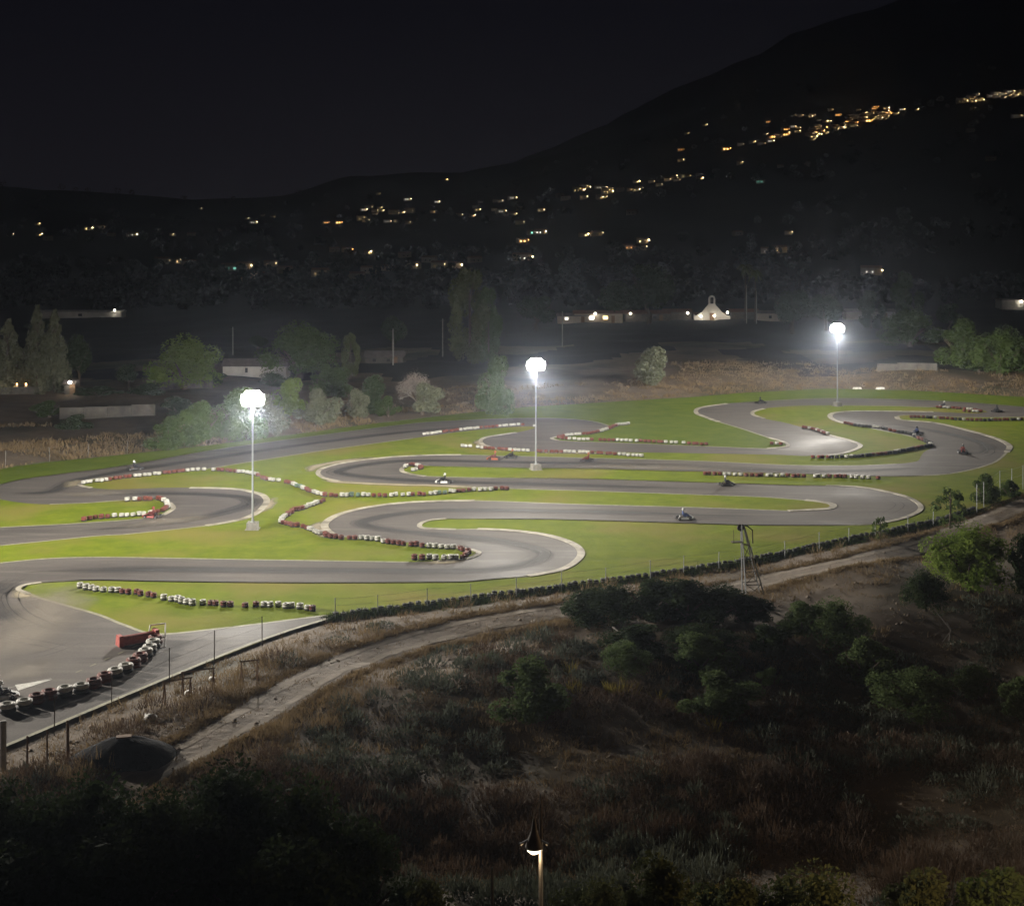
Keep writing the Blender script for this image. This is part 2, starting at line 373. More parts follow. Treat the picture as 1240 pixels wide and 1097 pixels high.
ISL = [(97, 588), (101, 584), (115, 580), (150, 577), (190, 573.5), (230, 571), (300, 560), (390, 546), (500, 531), (560, 523), (610, 518), (640, 516.5), (648, 518), (640, 521), (625, 524),
       (605, 527), (588, 530), (582, 534), (586, 539), (605, 545), (640, 547), (717, 547), (760, 548), (833, 549), (940, 551), (980, 552.5), (1020, 549.5), (1042, 541), (1030, 534), (1003, 527),
       (985, 521), (965, 516), (950, 512), (925, 507), (913, 503), (912, 499), (925, 495), (960, 492), (1014, 491), (1080, 492), (1130, 493.5), (1185, 496.5), (1195, 499), (1180, 501), (1130, 499),
       (1040, 498), (1012, 500), (1005, 504), (1010, 509), (1022, 513), (1050, 518), (1075, 523), (1100, 528), (1128, 537), (1131, 541), (1120, 547), (1115, 553), (1110, 559), (1085, 562),
       (1040, 564), (980, 564), (940, 563), (833, 558), (717, 555), (640, 553), (558, 551), (520, 551.5), (470, 554), (420, 560), (392, 567), (385, 573), (392, 579), (410, 583), (470, 586),
       (545, 588), (620, 592), (720, 595), (850, 599.5), (920, 602), (975, 606), (997, 608.5), (1009, 612), (1003, 616.5), (955, 619), (850, 615), (700, 611), (620, 608), (575, 606.5),
       (500, 608.5), (450, 614), (415, 622), (398, 630), (393, 638), (402, 647), (420, 651), (470, 655), (530, 661), (565, 665), (580, 670), (565, 677), (530, 680), (495, 681), (400, 679.5),
       (300, 678), (130, 675), (60, 676.5), (0, 682), (-60, 682), (-90, 673), (-60, 665), (0, 661), (60, 655), (120, 649), (155, 647), (250, 637), (290, 630), (310, 622), (320, 613),
       (323, 606), (318, 600), (305, 596), (290, 593), (250, 591), (200, 591), (170, 592), (140, 593), (110, 591)]
fill('mown_grass', [SHEET], .030, 'short_grass')
out_w = smooth_pts(P2(OUT), True, 5); isl_w = smooth_pts(P2(ISL), True, 5)
VERGE = SHEET_PX[:18] + [(1240, 497), (1100, 487), (1010, 485), (890, 492), (860, 496), (858, 503), (875, 509), (903, 518), (934, 529), (952, 535), (958, 541), (930, 545), (860, 543), (760, 539), (700, 537),
         (675, 535.5), (662, 531), (680, 527), (700, 525), (722, 522), (730, 517), (680, 510), (630, 509), (500, 516), (390, 530), (260, 548), (145, 568), (75, 577), (25, 584), (0, 590), (-30, 594), (-420, 604)]
fill('verge_grass', [P2(VERGE)], .034, 'verge_grass')
fill('asphalt_track', [out_w, isl_w], .038, 'asphalt')

def ribbon(name, pts, w0, w1, z, m, th=0.0, cover=False, closed=False):
    """strip from w0 to w1 metres to the left of the line"""
    pts = smooth_pts(P2(pts), closed, 6); n = len(pts); vs = []; cov = []; uv = []; L_ = 0
    rows = 5 if cover else 2
    for i, p in enumerate(pts):
        a = pts[max(i - 1, 0)]; b = pts[min(i + 1, n - 1)]; d = (b - a).normalized(); nrm = Vector((-d.y, d.x))
        if i: L_ += (p - pts[i - 1]).length
        end = min(1, min(i, n - 1 - i) / 5)
        for j in range(rows):
            t = j / (rows - 1); q = p + nrm * (w0 + (w1 - w0) * t)
            zz = z + (th if not cover else 0)
            vs.append((q.x, q.y, zz)); cov.append((1 - abs(2 * t - 1)) * end); uv.append((L_, t * (w1 - w0)))
    fs = []
    for i in range(n - 1):
        for j in range(rows - 1):
            a = i * rows + j; fs.append((a, a + rows, a + rows + 1, a + 1))
    if th:
        b = len(vs); vs += [(x_, y_, z) for x_, y_, _ in vs]
        for i in range(n - 1):
            a = i * rows; fs += [(b + a, b + a + rows, a + rows, a), (a + 1, a + rows + 1, b + a + rows + 1, b + a + 1)]
        fs += [(0, 1, b + 1, b), (b - 2, 2 * b - 2, 2 * b - 1, b - 1)]
    me = mesh(name, vs, fs, m)
    if cover:
        at = me.attributes.new('cover', 'FLOAT', 'POINT'); at.data.foreach_set('value', cov)
        ul = me.uv_layers.new(name='UVMap'); ul.data.foreach_set('uv', [c for l in me.loops for c in uv[l.vertex_index]])
    return tag(link(name, me), kind='structure')

def seg(src, a, b):
    i = src.index(a); j = src.index(b); return src[i:j + 1] if i <= j else src[i:] + src[:j + 1]
KERBS = [  # (line, half inside, half outside)
    (seg(ISL, (305, 596), (310, 622))[::1] if False else [(230, 591), (265, 591.5), (290, 593), (305, 596), (318, 600), (323, 606), (320, 613), (310, 622), (290, 630), (250, 637)], 1.0),
    ([(558, 551), (520, 551.5), (470, 554), (420, 560), (392, 567), (385, 573), (392, 579), (410, 583)], .8),
    ([(575, 606.5), (500, 608.5), (450, 614), (415, 622), (398, 630), (393, 638), (402, 647), (418, 651)], 1.1),
    ([(578, 641), (620, 643), (660, 648), (690, 657), (703, 667), (700, 678), (680, 690), (640, 698)], 1.0),
    ([(1000, 588.5), (1040, 590), (1075, 596), (1100, 603), (1114, 612), (1112, 620), (1090, 629), (1060, 635)], .8),
    ([(975, 606), (997, 608.5), (1009, 612), (1003, 616.5), (955, 619)], 1.1),
    ([(625, 524), (605, 527), (588, 530), (582, 534), (586, 539), (605, 545)], .8),
    ([(870, 511), (853, 505), (843, 500), (848, 494), (880, 489)], 1.0),
    ([(925, 507), (913, 503), (912, 499), (925, 495)], .9),
    ([(1130, 499), (1040, 498), (1012, 500), (1005, 504), (1010, 509), (1022, 513)], 1.1),
    ([(1003, 527), (1030, 534), (1042, 541), (1020, 549.5), (990, 552)], .9),
    ([(1086, 505), (1092, 509), (1130, 512), (1170, 521), (1205, 531), (1222, 540), (1219, 548)], 1.1),
    ([(540, 628.5), (518, 631), (508, 636), (514, 640), (552, 641.5)], .7),
    ([(500, 563), (489, 566), (487, 571), (500, 575), (515, 577)], .8),
    ([(530, 661), (565, 665), (580, 670), (565, 677), (530, 680)], .7),
    ([(197, 624), (210, 616), (205, 609)], .7), ([(50, 706), (30, 709), (22, 714), (35, 720)], .6),
    ([(930, 530), (950, 536), (953, 541), (930, 543.5)], .7), ([(700, 527), (680, 528.5), (668, 531), (675, 533.5)], .7),
    ([(150, 577), (115, 580), (101, 584), (97, 588), (110, 591)], .7),
]
for pts, w in KERBS: ribbon('kerb', pts, -w * .34, w * .34, .03, 'concrete_kerb', th=.05)
def line_run(src, a, b): ribbon('edge_line', seg(src, a, b), -.16, .16, .042, 'edge_line')
for a, b in (((-30, 591), (735, 515)), ((848, 494), (1240, 493)), ((1150, 574), (520, 564.5)), ((600, 579), (1000, 588.5)), ((1060, 635), (540, 628.5)), ((640, 698), (50, 706)), ((0, 605), (60, 611))):
    line_run(OUT, a, b)
for a, b in (((1014, 491), (1130, 493.5)), ((1085, 562), (558, 551)), ((410, 583), (975, 606)), ((955, 619), (575, 606.5)), ((495, 681), (0, 682)), ((0, 661), (250, 637)), ((150, 577), (500, 531)), ((1022, 513), (1128, 537))):
    line_run(ISL, a, b)
# worn sand beside the kerbs, dust and rubber on the asphalt
for pts, a, b in (([(392, 579), (410, 583), (470, 586), (545, 588), (620, 592)], -1.6, .6), ([(398, 630), (393, 638), (402, 647), (420, 652)], -2, .6), ([(600, 542), (586, 537), (590, 531)], -.5, 2),
                  ([(470, 553), (420, 559), (386, 566), (380, 573)], -2, 1), ([(330, 600), (322, 612), (300, 627)], -1, 1.5), ([(80, 592), (90, 586), (110, 580)], -2, 2),
                  ([(500, 682), (540, 681), (575, 675)], -1.2, 1.2), ([(640, 549), (700, 549), (800, 551)], -1.5, 1.5), ([(12, 712), (25, 722), (45, 726)], -1, 1.5)):
    ribbon('worn_edge', pts, a, b, .054, 'worn_sand', cover=True)
for pts, w in (([(60, 600), (110, 598), (190, 596)], 3.0), ([(-20, 800), (20, 780), (60, 740), (90, 690)], 4.5), ([(640, 562), (800, 566), (950, 569)], 3), ([(-20, 830), (30, 812), (80, 800)], 3.5), ([(120, 640), (200, 632), (280, 622)], 3)):
    ribbon('dust_film', pts, -w, w, .050, 'dust_film', cover=True)
for pts, w in (([(0, 597), (60, 596), (100, 580), (250, 556), (450, 528), (620, 512)], 1.8), ([(100, 600), (200, 598), (290, 602), (300, 612), (220, 631), (60, 646)], 1.8), ([(0, 693), (200, 690), (450, 692), (600, 690), (660, 672), (600, 655), (470, 642), (440, 632), (520, 619), (700, 620), (950, 627)], 1.8),
                  ([(900, 594), (700, 588), (500, 582), (410, 572), (480, 559), (620, 560), (800, 564), (1000, 571), (1150, 566)], 1.8), ([(1180, 552), (1195, 540), (1150, 526), (1060, 510)], 1.6), ([(20, 760), (-10, 740), (-20, 720), (20, 697)], 3)):
    ribbon('rubber_line', pts, -w, w, .046, 'rubber_film', cover=True)
def skid(pts, gap=.9, w=.07):
    for o_ in (-gap / 2, gap / 2): ribbon('skid_mark', pts, o_ - w, o_ + w, .058, 'rubber_film', cover=True)
for pts in ([(30, 706), (15, 722), (30, 745), (80, 765)], [(60, 700), (-5, 722), (20, 760)], [(10, 800), (60, 790), (110, 770)], [(430, 645), (480, 650), (560, 652)], [(600, 655), (660, 668), (640, 688)], [(1060, 600), (1090, 612), (1060, 628)],
            [(420, 565), (400, 573), (440, 582)], [(1150, 560), (1200, 548), (1180, 530)], [(280, 600), (306, 612), (270, 624)], [(50, 800), (120, 800), (170, 790)], [(0, 770), (50, 780), (100, 790)]): skid(pts)
ribbon('painted_arrow', [(0, 836), (62, 822)], -.02, .02, .056, 'white_paint')
me = mesh('painted_wedge', [tuple(gp0(a, b, .058)) for a, b in ((18, 829), (64, 822), (22, 836))], [(0, 2, 1)], 'white_paint')
tag(link('painted_wedge', me), kind='structure')
for i in range(5):
    a, b = 160 - i * 17, 785 + i * 7.5
    ribbon('painted_dash', [(a, b), (a + 7, b - 3)], -.06, .06, .056, 'edge_line')
# dirt track with two ruts in front of the circuit
def GPxy(lst): return lst
PATH = [(150, 950), (215, 918), (290, 873), (360, 832), (430, 800), (500, 776), (570, 758), (640, 745), (720, 733), (820, 722), (940, 700), (1040, 678), (1130, 656), (1200, 628), (1260, 600)]
def ground_z(X, Y):
    Z2 = GZ.reshape(ny, nx); i = np.clip(np.searchsorted(gx, X) - 1, 0, nx - 2); j = np.clip(np.searchsorted(gy, Y) - 1, 0, ny - 2)
    u = (X - gx[i]) / (gx[i + 1] - gx[i]); v = (Y - gy[j]) / (gy[j + 1] - gy[j])
    return (Z2[j, i] * (1 - u) + Z2[j, i + 1] * u) * (1 - v) + (Z2[j + 1, i] * (1 - u) + Z2[j + 1, i + 1] * u) * v
def drape(name, pts, w0, w1, lift, m):
    p = []
    for a, b in pts: g = GP(a, b); p.append(g.xy)
    p = smooth_pts(p, False, 16); vs = []; fs = []; cols = 8 if w1 - w0 > 2 else 2
    for i, q in enumerate(p):
        d = (p[min(i + 1, len(p) - 1)] - p[max(i - 1, 0)]).normalized(); nrm = Vector((-d.y, d.x))
        for j in range(cols + 1):
            wv = w0 + (w1 - w0) * j / cols + noise.noise(Vector((i * .2, j, 2))) * .25
            r = q + nrm * wv; vs.append([r.x, r.y, 0])
    A = np.array(vs); A[:, 2] = ground_z(A[:, 0], A[:, 1]) + lift
    if cols == 8: A[::9, 2] -= .05; A[8::9, 2] -= .05      # the borders run into the soil
    for i in range(len(p) - 1):
        for j in range(cols): a = i * (cols + 1) + j; fs.append((a, a + cols + 1, a + cols + 2, a + 1))
    return tag(link(name, mesh(name, [tuple(v) for v in A], [f[::-1] for f in fs], m, smooth=True)), kind='structure')
drape('dirt_path', PATH, -1.7, 1.7, .05, 'gravel_dirt'); drape('wheel_rut', PATH, -1.2, -.65, .062, 'rut_dirt'); drape('wheel_rut', PATH, .5, 1.05, .062, 'rut_dirt')

# ------------------------------------------------------------------ floodlight masts
IES = bpy.data.texts.new('flood_distribution')
ang = [0, 15, 30, 45, 55, 62, 68, 73, 77, 81, 85, 88, 92, 100, 120, 150, 180]
cdv = [52, 62, 92, 170, 300, 540, 920, 1480, 1900, 2050, 1750, 1350, 950, 520, 260, 120, 70]
IES.write("IESNA:LM-63-1995\nTILT=NONE\n1 1000 1.0 %d 1 1 2 0 0 0\n1.0 1.0 100\n%s\n0\n%s\n" % (len(ang), ' '.join(map(str, ang)), ' '.join(map(str, cdv))))
def mast_light(name, loc, power, col=(1.0, .94, .84), r=.55):
    l = bpy.data.lights.new(name, 'POINT'); l.energy = power; l.color = col; l.shadow_soft_size = r; l.use_nodes = True
    t = l.node_tree; em = t.nodes['Emission']; ies = t.nodes.new('ShaderNodeTexIES'); ies.mode = 'INTERNAL'; ies.ies = IES
    t.links.new(ies.outputs[0], em.inputs['Strength']); em.inputs['Color'].default_value = (1, 1, 1, 1)
    o = bpy.data.objects.new(name, l); C.objects.link(o); o.location = loc; return o
MH = 11.75
def mast_proto():
    root = empty('floodlight_mast')
    b = MB(); b.box((0, 0, .33), (1.05, 1.05, .66), taper=.96); b.box((0, 0, -.02), (1.3, 1.3, .12)); b.build('concrete_base', 'concrete', root)
    b = MB(); b.tube([(0, 0, .66), (0, 0, 6), (0, 0, MH + .1)], [.11, .09, .07], 10); b.lathe([(.26, .66), (.26, .70), (.14, .70), (.13, .95)], 10); b.build('pole', 'galvanised_steel', root)
    b = MB(); b.torus(.95, .05, (0, 0, MH + .62), 16, 5); b.torus(.8, .05, (0, 0, MH + 1.1), 16, 5); b.tube([(0, 0, MH), (0, 0, MH + 1.3)], .07, 6)
    for k in range(4):
        a = k * math.pi / 2 + .4; b.tube([(0, 0, MH + .75), (.95 * math.cos(a), .95 * math.sin(a), MH + .62)], .04, 5)
    b.build('crown_ring', 'galvanised_steel', root)
    for k in range(33):  # tiers of lenses fill out a ball that imitates the lamp's bloom
        ti = 0 if k < 13 else (1 if k < 26 else (2 if k < 33 else 3)); a = (k * 2 * math.pi / 13 + .2, k * 2 * math.pi / 13 + .4, k * 2 * math.pi / 7, k * 2 * math.pi / 7 + .4)[ti]; c = Vector((math.cos(a), math.sin(a), 0)); s = Vector((-math.sin(a), math.cos(a), 0)); u = (Vector((0, 0, 1)) * .8 + c * -.6).normalized(); u2 = (c * .8 + Vector((0, 0, .6)))
        p = c * (1.05, 1.08, .74, .82)[ti] + Vector((0, 0, MH + (.40, .92, 1.34, -.2)[ti])); n = (c * .9 - Vector((0, 0, (.3, -.12, -.8, 1.1)[ti]))).normalized(); up = s.cross(n).normalized()
        def quad(w, h, off): return [p + n * off + s * w * i + up * h * j for i, j in ((-1, -1), (1, -1), (1, 1), (-1, 1))]
        h = MB(); A = quad(.31, .29, .0); B = quad(.16, .16, -.2); h.add(A + B, [(4, 5, 6, 7), (0, 1, 5, 4), (1, 2, 6, 5), (2, 3, 7, 6), (3, 0, 4, 7)])
        ho = h.build('floodlight', 'lamp_housing', root)
        g = MB(); g.add(quad(.30, .28, .006), [(0, 1, 2, 3)]); g.build('lens', 'flood_lens', ho)
    return root
MASTS = [(306, 641, 'tall floodlight mast on the grass beside the left hairpin'), (649, 569, 'tall floodlight mast on the narrow grass strip in the middle of the track'),
         (1014, 492, 'farthest floodlight mast, on the grass near the far straight')]
mp_ = mast_proto(); mps = [mp_] + [copy_tree(mp_) for _ in range(3)]
for i, m_ in enumerate(mps):
    if i < 3: p = gp0(MASTS[i][0], MASTS[i][1]); lab = MASTS[i][2]
    else: p = gp0(-330, 742); lab = 'floodlight mast standing outside the picture beyond the paddock'
    m_.location = (p.x, p.y, .05); m_.rotation_euler.z = i * .3
    tag(m_, lab, 'floodlight', 'floodlight masts round the kart track')
    lo = mast_light('mast_lamp', (p.x, p.y, MH + .02), MAST_POWER * (1, 1.12, 1.05, 1.5)[i]); lo.parent = m_; lo.location = (0, 0, MH + .02)
    lo['kind'] = 'helper'

# ------------------------------------------------------------------ tyre barriers
def tyre_mesh(name, m, R=.27, h=.2, dark=False, n=14):
    b = MB(); b.torus(R - .075, .08, (0, 0, 0), n, 7, 0, 'Z', h / .16); return b.mesh(name, m, True)
TY = {}
for c in ('white', 'red', 'green', 'black'):
    b = MB(); b.torus(.2, .08, (0, 0, .40), 12, 6, 0, 'Z', 1.25); b.torus(.2, .082, (0, 0, .2), 12, 6, 0, 'Z', 1.25); b.torus(.2, .08, (0, 0, .05), 12, 6, 1, 'Z', .9)
    TY[c] = b.mesh('tyre_stack', [c + '_tyre', 'black_tyre'], True)
ROWS = [  # photo line, run of colours, label of the row
    ([(95, 632), (125, 628), (160, 626), (185, 623), (200, 618), (203, 611), (195, 606.5), (185, 606), (150, 608)], 'rrrrrwwwwwww', 5, 'hooked barrier inside the left hairpin'),
    ([(97, 588), (108, 585), (125, 583.5), (150, 579.5), (190, 575.5), (235, 570.5), (262, 570.5), (300, 574), (314, 577)], 'wwwwwwrrrrr', 6, 'barrier along the far left grass tongue'),
    ([(314, 579), (330, 583), (350, 586), (366, 592), (385, 599), (402, 602), (430, 601.5), (460, 602), (490, 601.5), (520, 600), (560, 596), (617, 593)], 'rrrwwwwrrrwwggww', 5, 'long wavering barrier across the middle of the infield'),
    ([(396, 607), (375, 614), (355, 621), (343, 629), (341, 634), (355, 638), (370, 641), (395, 650), (410, 653), (440, 654), (475, 659), (510, 663), (545, 665), (563, 668), (566, 672.5), (560, 677), (530, 678), (497, 678)], 'rrwwwwwrrrrr', 5, 'zigzag barrier round the middle hairpin'),
    ([(90, 712), (120, 716), (160, 720), (200, 727), (240, 733), (300, 735), (345, 736), (380, 740)], 'wwwwwwwrrrrrrr', 5, 'barrier on the grass above the paddock'),
    ([(847, 575), (900, 577), (960, 578), (1020, 579), (1068, 581)], 'rrrrwwww', 4, 'straight barrier right of the middle straights'),
    ([(555, 541), (600, 545), (650, 548), (700, 549), (740, 551), (780, 554)], 'wwwwwwrrrrrr', 6, 'barrier behind the middle floodlight mast'),
    ([(510, 528), (560, 521.5), (610, 517), (635, 515.5)], 'wwwwwwrrrrr', 6, 'thin barrier beside the far straight'), ([(643, 518), (650, 517)], 'w', 1, 'short white end piece at the far grass tip'),
    ([(765, 514), (748, 516), (735, 521), (715, 526), (690, 528), (676, 531), (690, 533), (720, 534), (760, 535), (810, 537), (860, 540)], 'wwwwwrrrrrr', 6, 'folded barrier on the far grass tongue'),
    ([(970, 518), (985, 521), (1003, 527)], 'rrw', 3, 'short barrier left of the far right hairpin'),
    ([(1022, 513), (1040, 517), (1065, 519), (1085, 524), (1100, 526), (1115, 533), (1128, 540), (1115, 543), (1095, 547), (1070, 551), (1040, 554), (1010, 555), (983, 555)], 'rrrrkkkkkwwkkk', 5, 'curved barrier round the far right grass tongue'),
    ([(1098, 506), (1130, 507), (1180, 510), (1240, 509)], 'rrrrkkw', 5, 'barrier at the right edge of the far loop'),
    ([(1130, 494), (1150, 495), (1175, 497), (1187, 499.5), (1165, 499)], 'rrwwrr', 4, 'barrier on the farthest grass tip'),
    ([(489, 568), (493, 565), (500, 564), (510, 568), (500, 571)], 'wwrrr', 3, 'cluster at the tip of the middle strip'),
    ([(930, 538), (948, 539.5)], 'rw', 2, 'few tyres by the far kerb tip'),
    ([(398, 747), (470, 738), (540, 729), (600, 721), (680, 711), (760, 701), (840, 689), (900, 680), (940, 672), (1000, 659), (1060, 647), (1130, 632), (1180, 617)], 'k', 1, 'dark border wall of tyres along the near fence'),
]
cname = {'r': 'red', 'w': 'white', 'g': 'green', 'k': 'black'}
allst = []
for line, runs, rl, lab in ROWS:
    pts = smooth_pts(P2(line), False, 8); acc = 0; k = 0; step = .60
    for i in range(1, len(pts)):
        a, b = pts[i - 1], pts[i]; d = (b - a).length; t = step - acc
        while t <= d:
            q = a + (b - a) * (t / d); allst.append((q.y, q.x, cname[runs[k % len(runs)]], lab, line is ROWS[-1][0], k, runs)); k += 1; t += step
        acc = (acc + d) % step if d + acc >= step else acc + d
allst.sort(key=lambda s: s[0])
late = {c: [] for c in cname.values()}
ORD = ['leftmost', 'second', 'third', 'fourth', 'fifth', 'sixth', 'seventh', 'eighth', 'ninth', 'tenth', 'eleventh', 'twelfth', '13th', '14th', '15th', '16th', '17th', '18th', '19th', '20th', '21st', '22nd', '23rd', '24th', '25th', '26th']
START = {'zigzag barrier round the middle hairpin': 'upper end', 'hooked barrier inside the left hairpin': 'lower left end'}
def where_in_row(k, runs, lab):
    seq = [runs[i % len(runs)] for i in range(k + 1)]; r = 0; n_ = 0; c = seq[-1]; prev = None
    for q in seq:
        if q != prev:
            n_ = 0
            if q == c: r += 1
        n_ += 1; prev = q
    lab = lab.replace('long ', '').replace('barrier along the', 'barrier, the').replace(' across the middle of the infield', ' across the infield')
    return '%s tyre, %s %s run from %s, %s' % ((['first'] + ORD[1:])[min(n_, 20) - 1], (['first'] + ORD[1:])[min(r, 20) - 1], cname[c], START.get(lab, 'left end'), lab)
for i, (y, x_, c, lab, wallrow, kk, runs) in enumerate(allst):
    if random.random() < .03 and not wallrow: continue
    j = Vector((x_ + random.uniform(-.12, .12), y + random.uniform(-.2, .2), .05 if not wallrow else -.03)); rz = random.uniform(0, 6); tl = random.uniform(-.12, .12)
    if i < 285:
        o = link('tyre_stack', TY[c], None, j, rz); o.rotation_euler.x = tl
        s_ = .82 if wallrow else random.uniform(.90, 1.06); o.scale = (s_, s_, s_ * (.6 if 'far left grass' in lab else .85 * random.uniform(.85, 1.1)))
        tag(o, ('%s tyre stack in the ' % c) + lab if wallrow else where_in_row(kk, runs, lab), 'tyre stack', c + ' tyres of the ' + lab)
    else: late[c].append((j, rz))
for c, lst in late.items():
    if not lst: continue
    src = TY[c]; base = np.array([v.co[:] for v in src.vertices]); fcs = np.array([p.vertices[:] for p in src.polygons]); mids = [p.material_index for p in src.polygons]
    V_ = []; F_ = []; M_ = []
    for n_, (j, rz) in enumerate(lst):
        co, si = math.cos(rz), math.sin(rz); R = np.array([[co, -si, 0], [si, co, 0], [0, 0, 1]]); V_.append((base * [1, 1, .75]) @ R.T + np.array(j)); F_.append(fcs + n_ * len(base)); M_ += mids
    tag(link('tyre_rows', mesh('tyre_rows', np.vstack(V_), np.vstack(F_), [c + '_tyre', 'black_tyre'], M_, True)), '%s painted tyre stacks of the farther barrier rows' % c, 'tyres', kind='stuff')
# big tyres of the paddock barrier
BT = {}; BIGT = {}
for c in ('white', 'red', 'black'): b = MB(); b.torus(.36, .14, (0, 0, 0), 18, 8, 0, 'Z', 1.1); BT[c] = b.mesh('tyre', c + '_tyre', True)
bl = [(-8, 869), (12, 863), (30, 859), (50, 850), (78, 843), (104, 838), (130, 825), (150, 816), (165, 806), (178, 795), (186, 785), (190, 776)]
pts = smooth_pts(P2(bl), False, 8); acc = 0; runs = 'wwrrwwrrwwrrwwwrrw'; k = 0
for i in range(1, len(pts)):
    a, b = pts[i - 1], pts[i]; acc += (b - a).length
    if acc >= .93:
        acc = 0; c = 'white' if runs[k % len(runs)] == 'w' else 'red'; k += 1
        e_ = empty('tyre_stack', (b.x, b.y, .0), random.uniform(0, 6)); tag(e_, '%s topped large tyre stack in the paddock barrier' % c, 'tyre stack', c + ' large tyre stacks of the paddock barrier')
        BIGT.setdefault(e_['label'], []).append(e_)
        o = link('tyre', BT['red' if c == 'red' else 'black'], e_, (0, 0, .2)); o['label'] = 'dirty lower tyre'
        link('tyre', BT[c], e_, (random.uniform(-.04, .04), random.uniform(-.04, .04), .5))
        if k % 2 == 0 and k < 14:
            o = link('tyre', BT['black'], None, (b.x - .1, b.y + .95, .18)); o.scale = (.62, .62, .9); tag(o, 'loose small black tyre lying behind the paddock barrier', 'tyre', 'loose black tyres behind the paddock barrier'); BIGT.setdefault(o['label'], []).append(o)

# ------------------------------------------------------------------ karts and drivers
def skin_body():
    me = bpy.data.meshes.new('body'); ob = bpy.data.objects.new('body', me); C.objects.link(ob)
    V = [((0, 0, .30), .15), ((0, -.06, .46), .145), ((0, -.10, .62), .165), ((0, -.10, .76), .075), ((0, -.08, .86), .085), ((0, -.07, .94), .07)]
    E = [(0, 1), (1, 2), (2, 3), (3, 4), (4, 5)]
    for s in (-1, 1):
        b = len(V); V += [((s * .19, -.09, .68), .07), ((s * .29, .05, .50), .052), ((s * .15, .30, .52), .038), ((s * .12, .37, .53), .045)]; E += [(2, b), (b, b + 1), (b + 1, b + 2), (b + 2, b + 3)]
        b = len(V); V += [((s * .12, .08, .28), .10), ((s * .22, .40, .42), .078), ((s * .17, .72, .22), .055), ((s * .17, .82, .25), .05)]; E += [(0, b), (b, b + 1), (b + 1, b + 2), (b + 2, b + 3)]
    me.from_pydata([v for v, r in V], E, [])
    ob.modifiers.new('s', 'SKIN'); 
    for i, (v, r) in enumerate(V): me.skin_vertices[0].data[i].radius = (r, r)
    me.skin_vertices[0].data[0].use_root = True
    sb = ob.modifiers.new('u', 'SUBSURF'); sb.levels = 1; sb.render_levels = 1
    dg = bpy.context.evaluated_depsgraph_get(); nm = bpy.data.meshes.new_from_object(ob.evaluated_get(dg)); nm.name = 'person'
    for p in nm.polygons: p.use_smooth = True
    bpy.data.objects.remove(ob); nm.materials.clear(); nm.materials.append(MATS['dark_suit']); return nm
BODY = skin_body()
def helmet_mesh():
    b = MB(); prof = [(.001, .17)] + [(.135 * math.sin(t), .02 + .15 * math.cos(t)) for t in [i * math.pi / 9 for i in range(1, 8)]]; b.lathe(prof, 12, (0, -.07, .93)); b.box((0, .04, .86), (.16, .12, .07)); return b.mesh('helmet', 'white_body', True)
HELM = helmet_mesh()
b = MB(); vs = []
for k in range(7):
    t = math.pi * (.15 + .7 * k / 6); vs += [(.14 * math.cos(t), -.07 + .14 * math.sin(t), .915), (.135 * math.cos(t), -.07 + .137 * math.sin(t), .985)]
b.add(vs, [(2 * k, 2 * k + 2, 2 * k + 3, 2 * k + 1) for k in range(6)]); VIS = b.mesh('visor', 'window_dark', True)
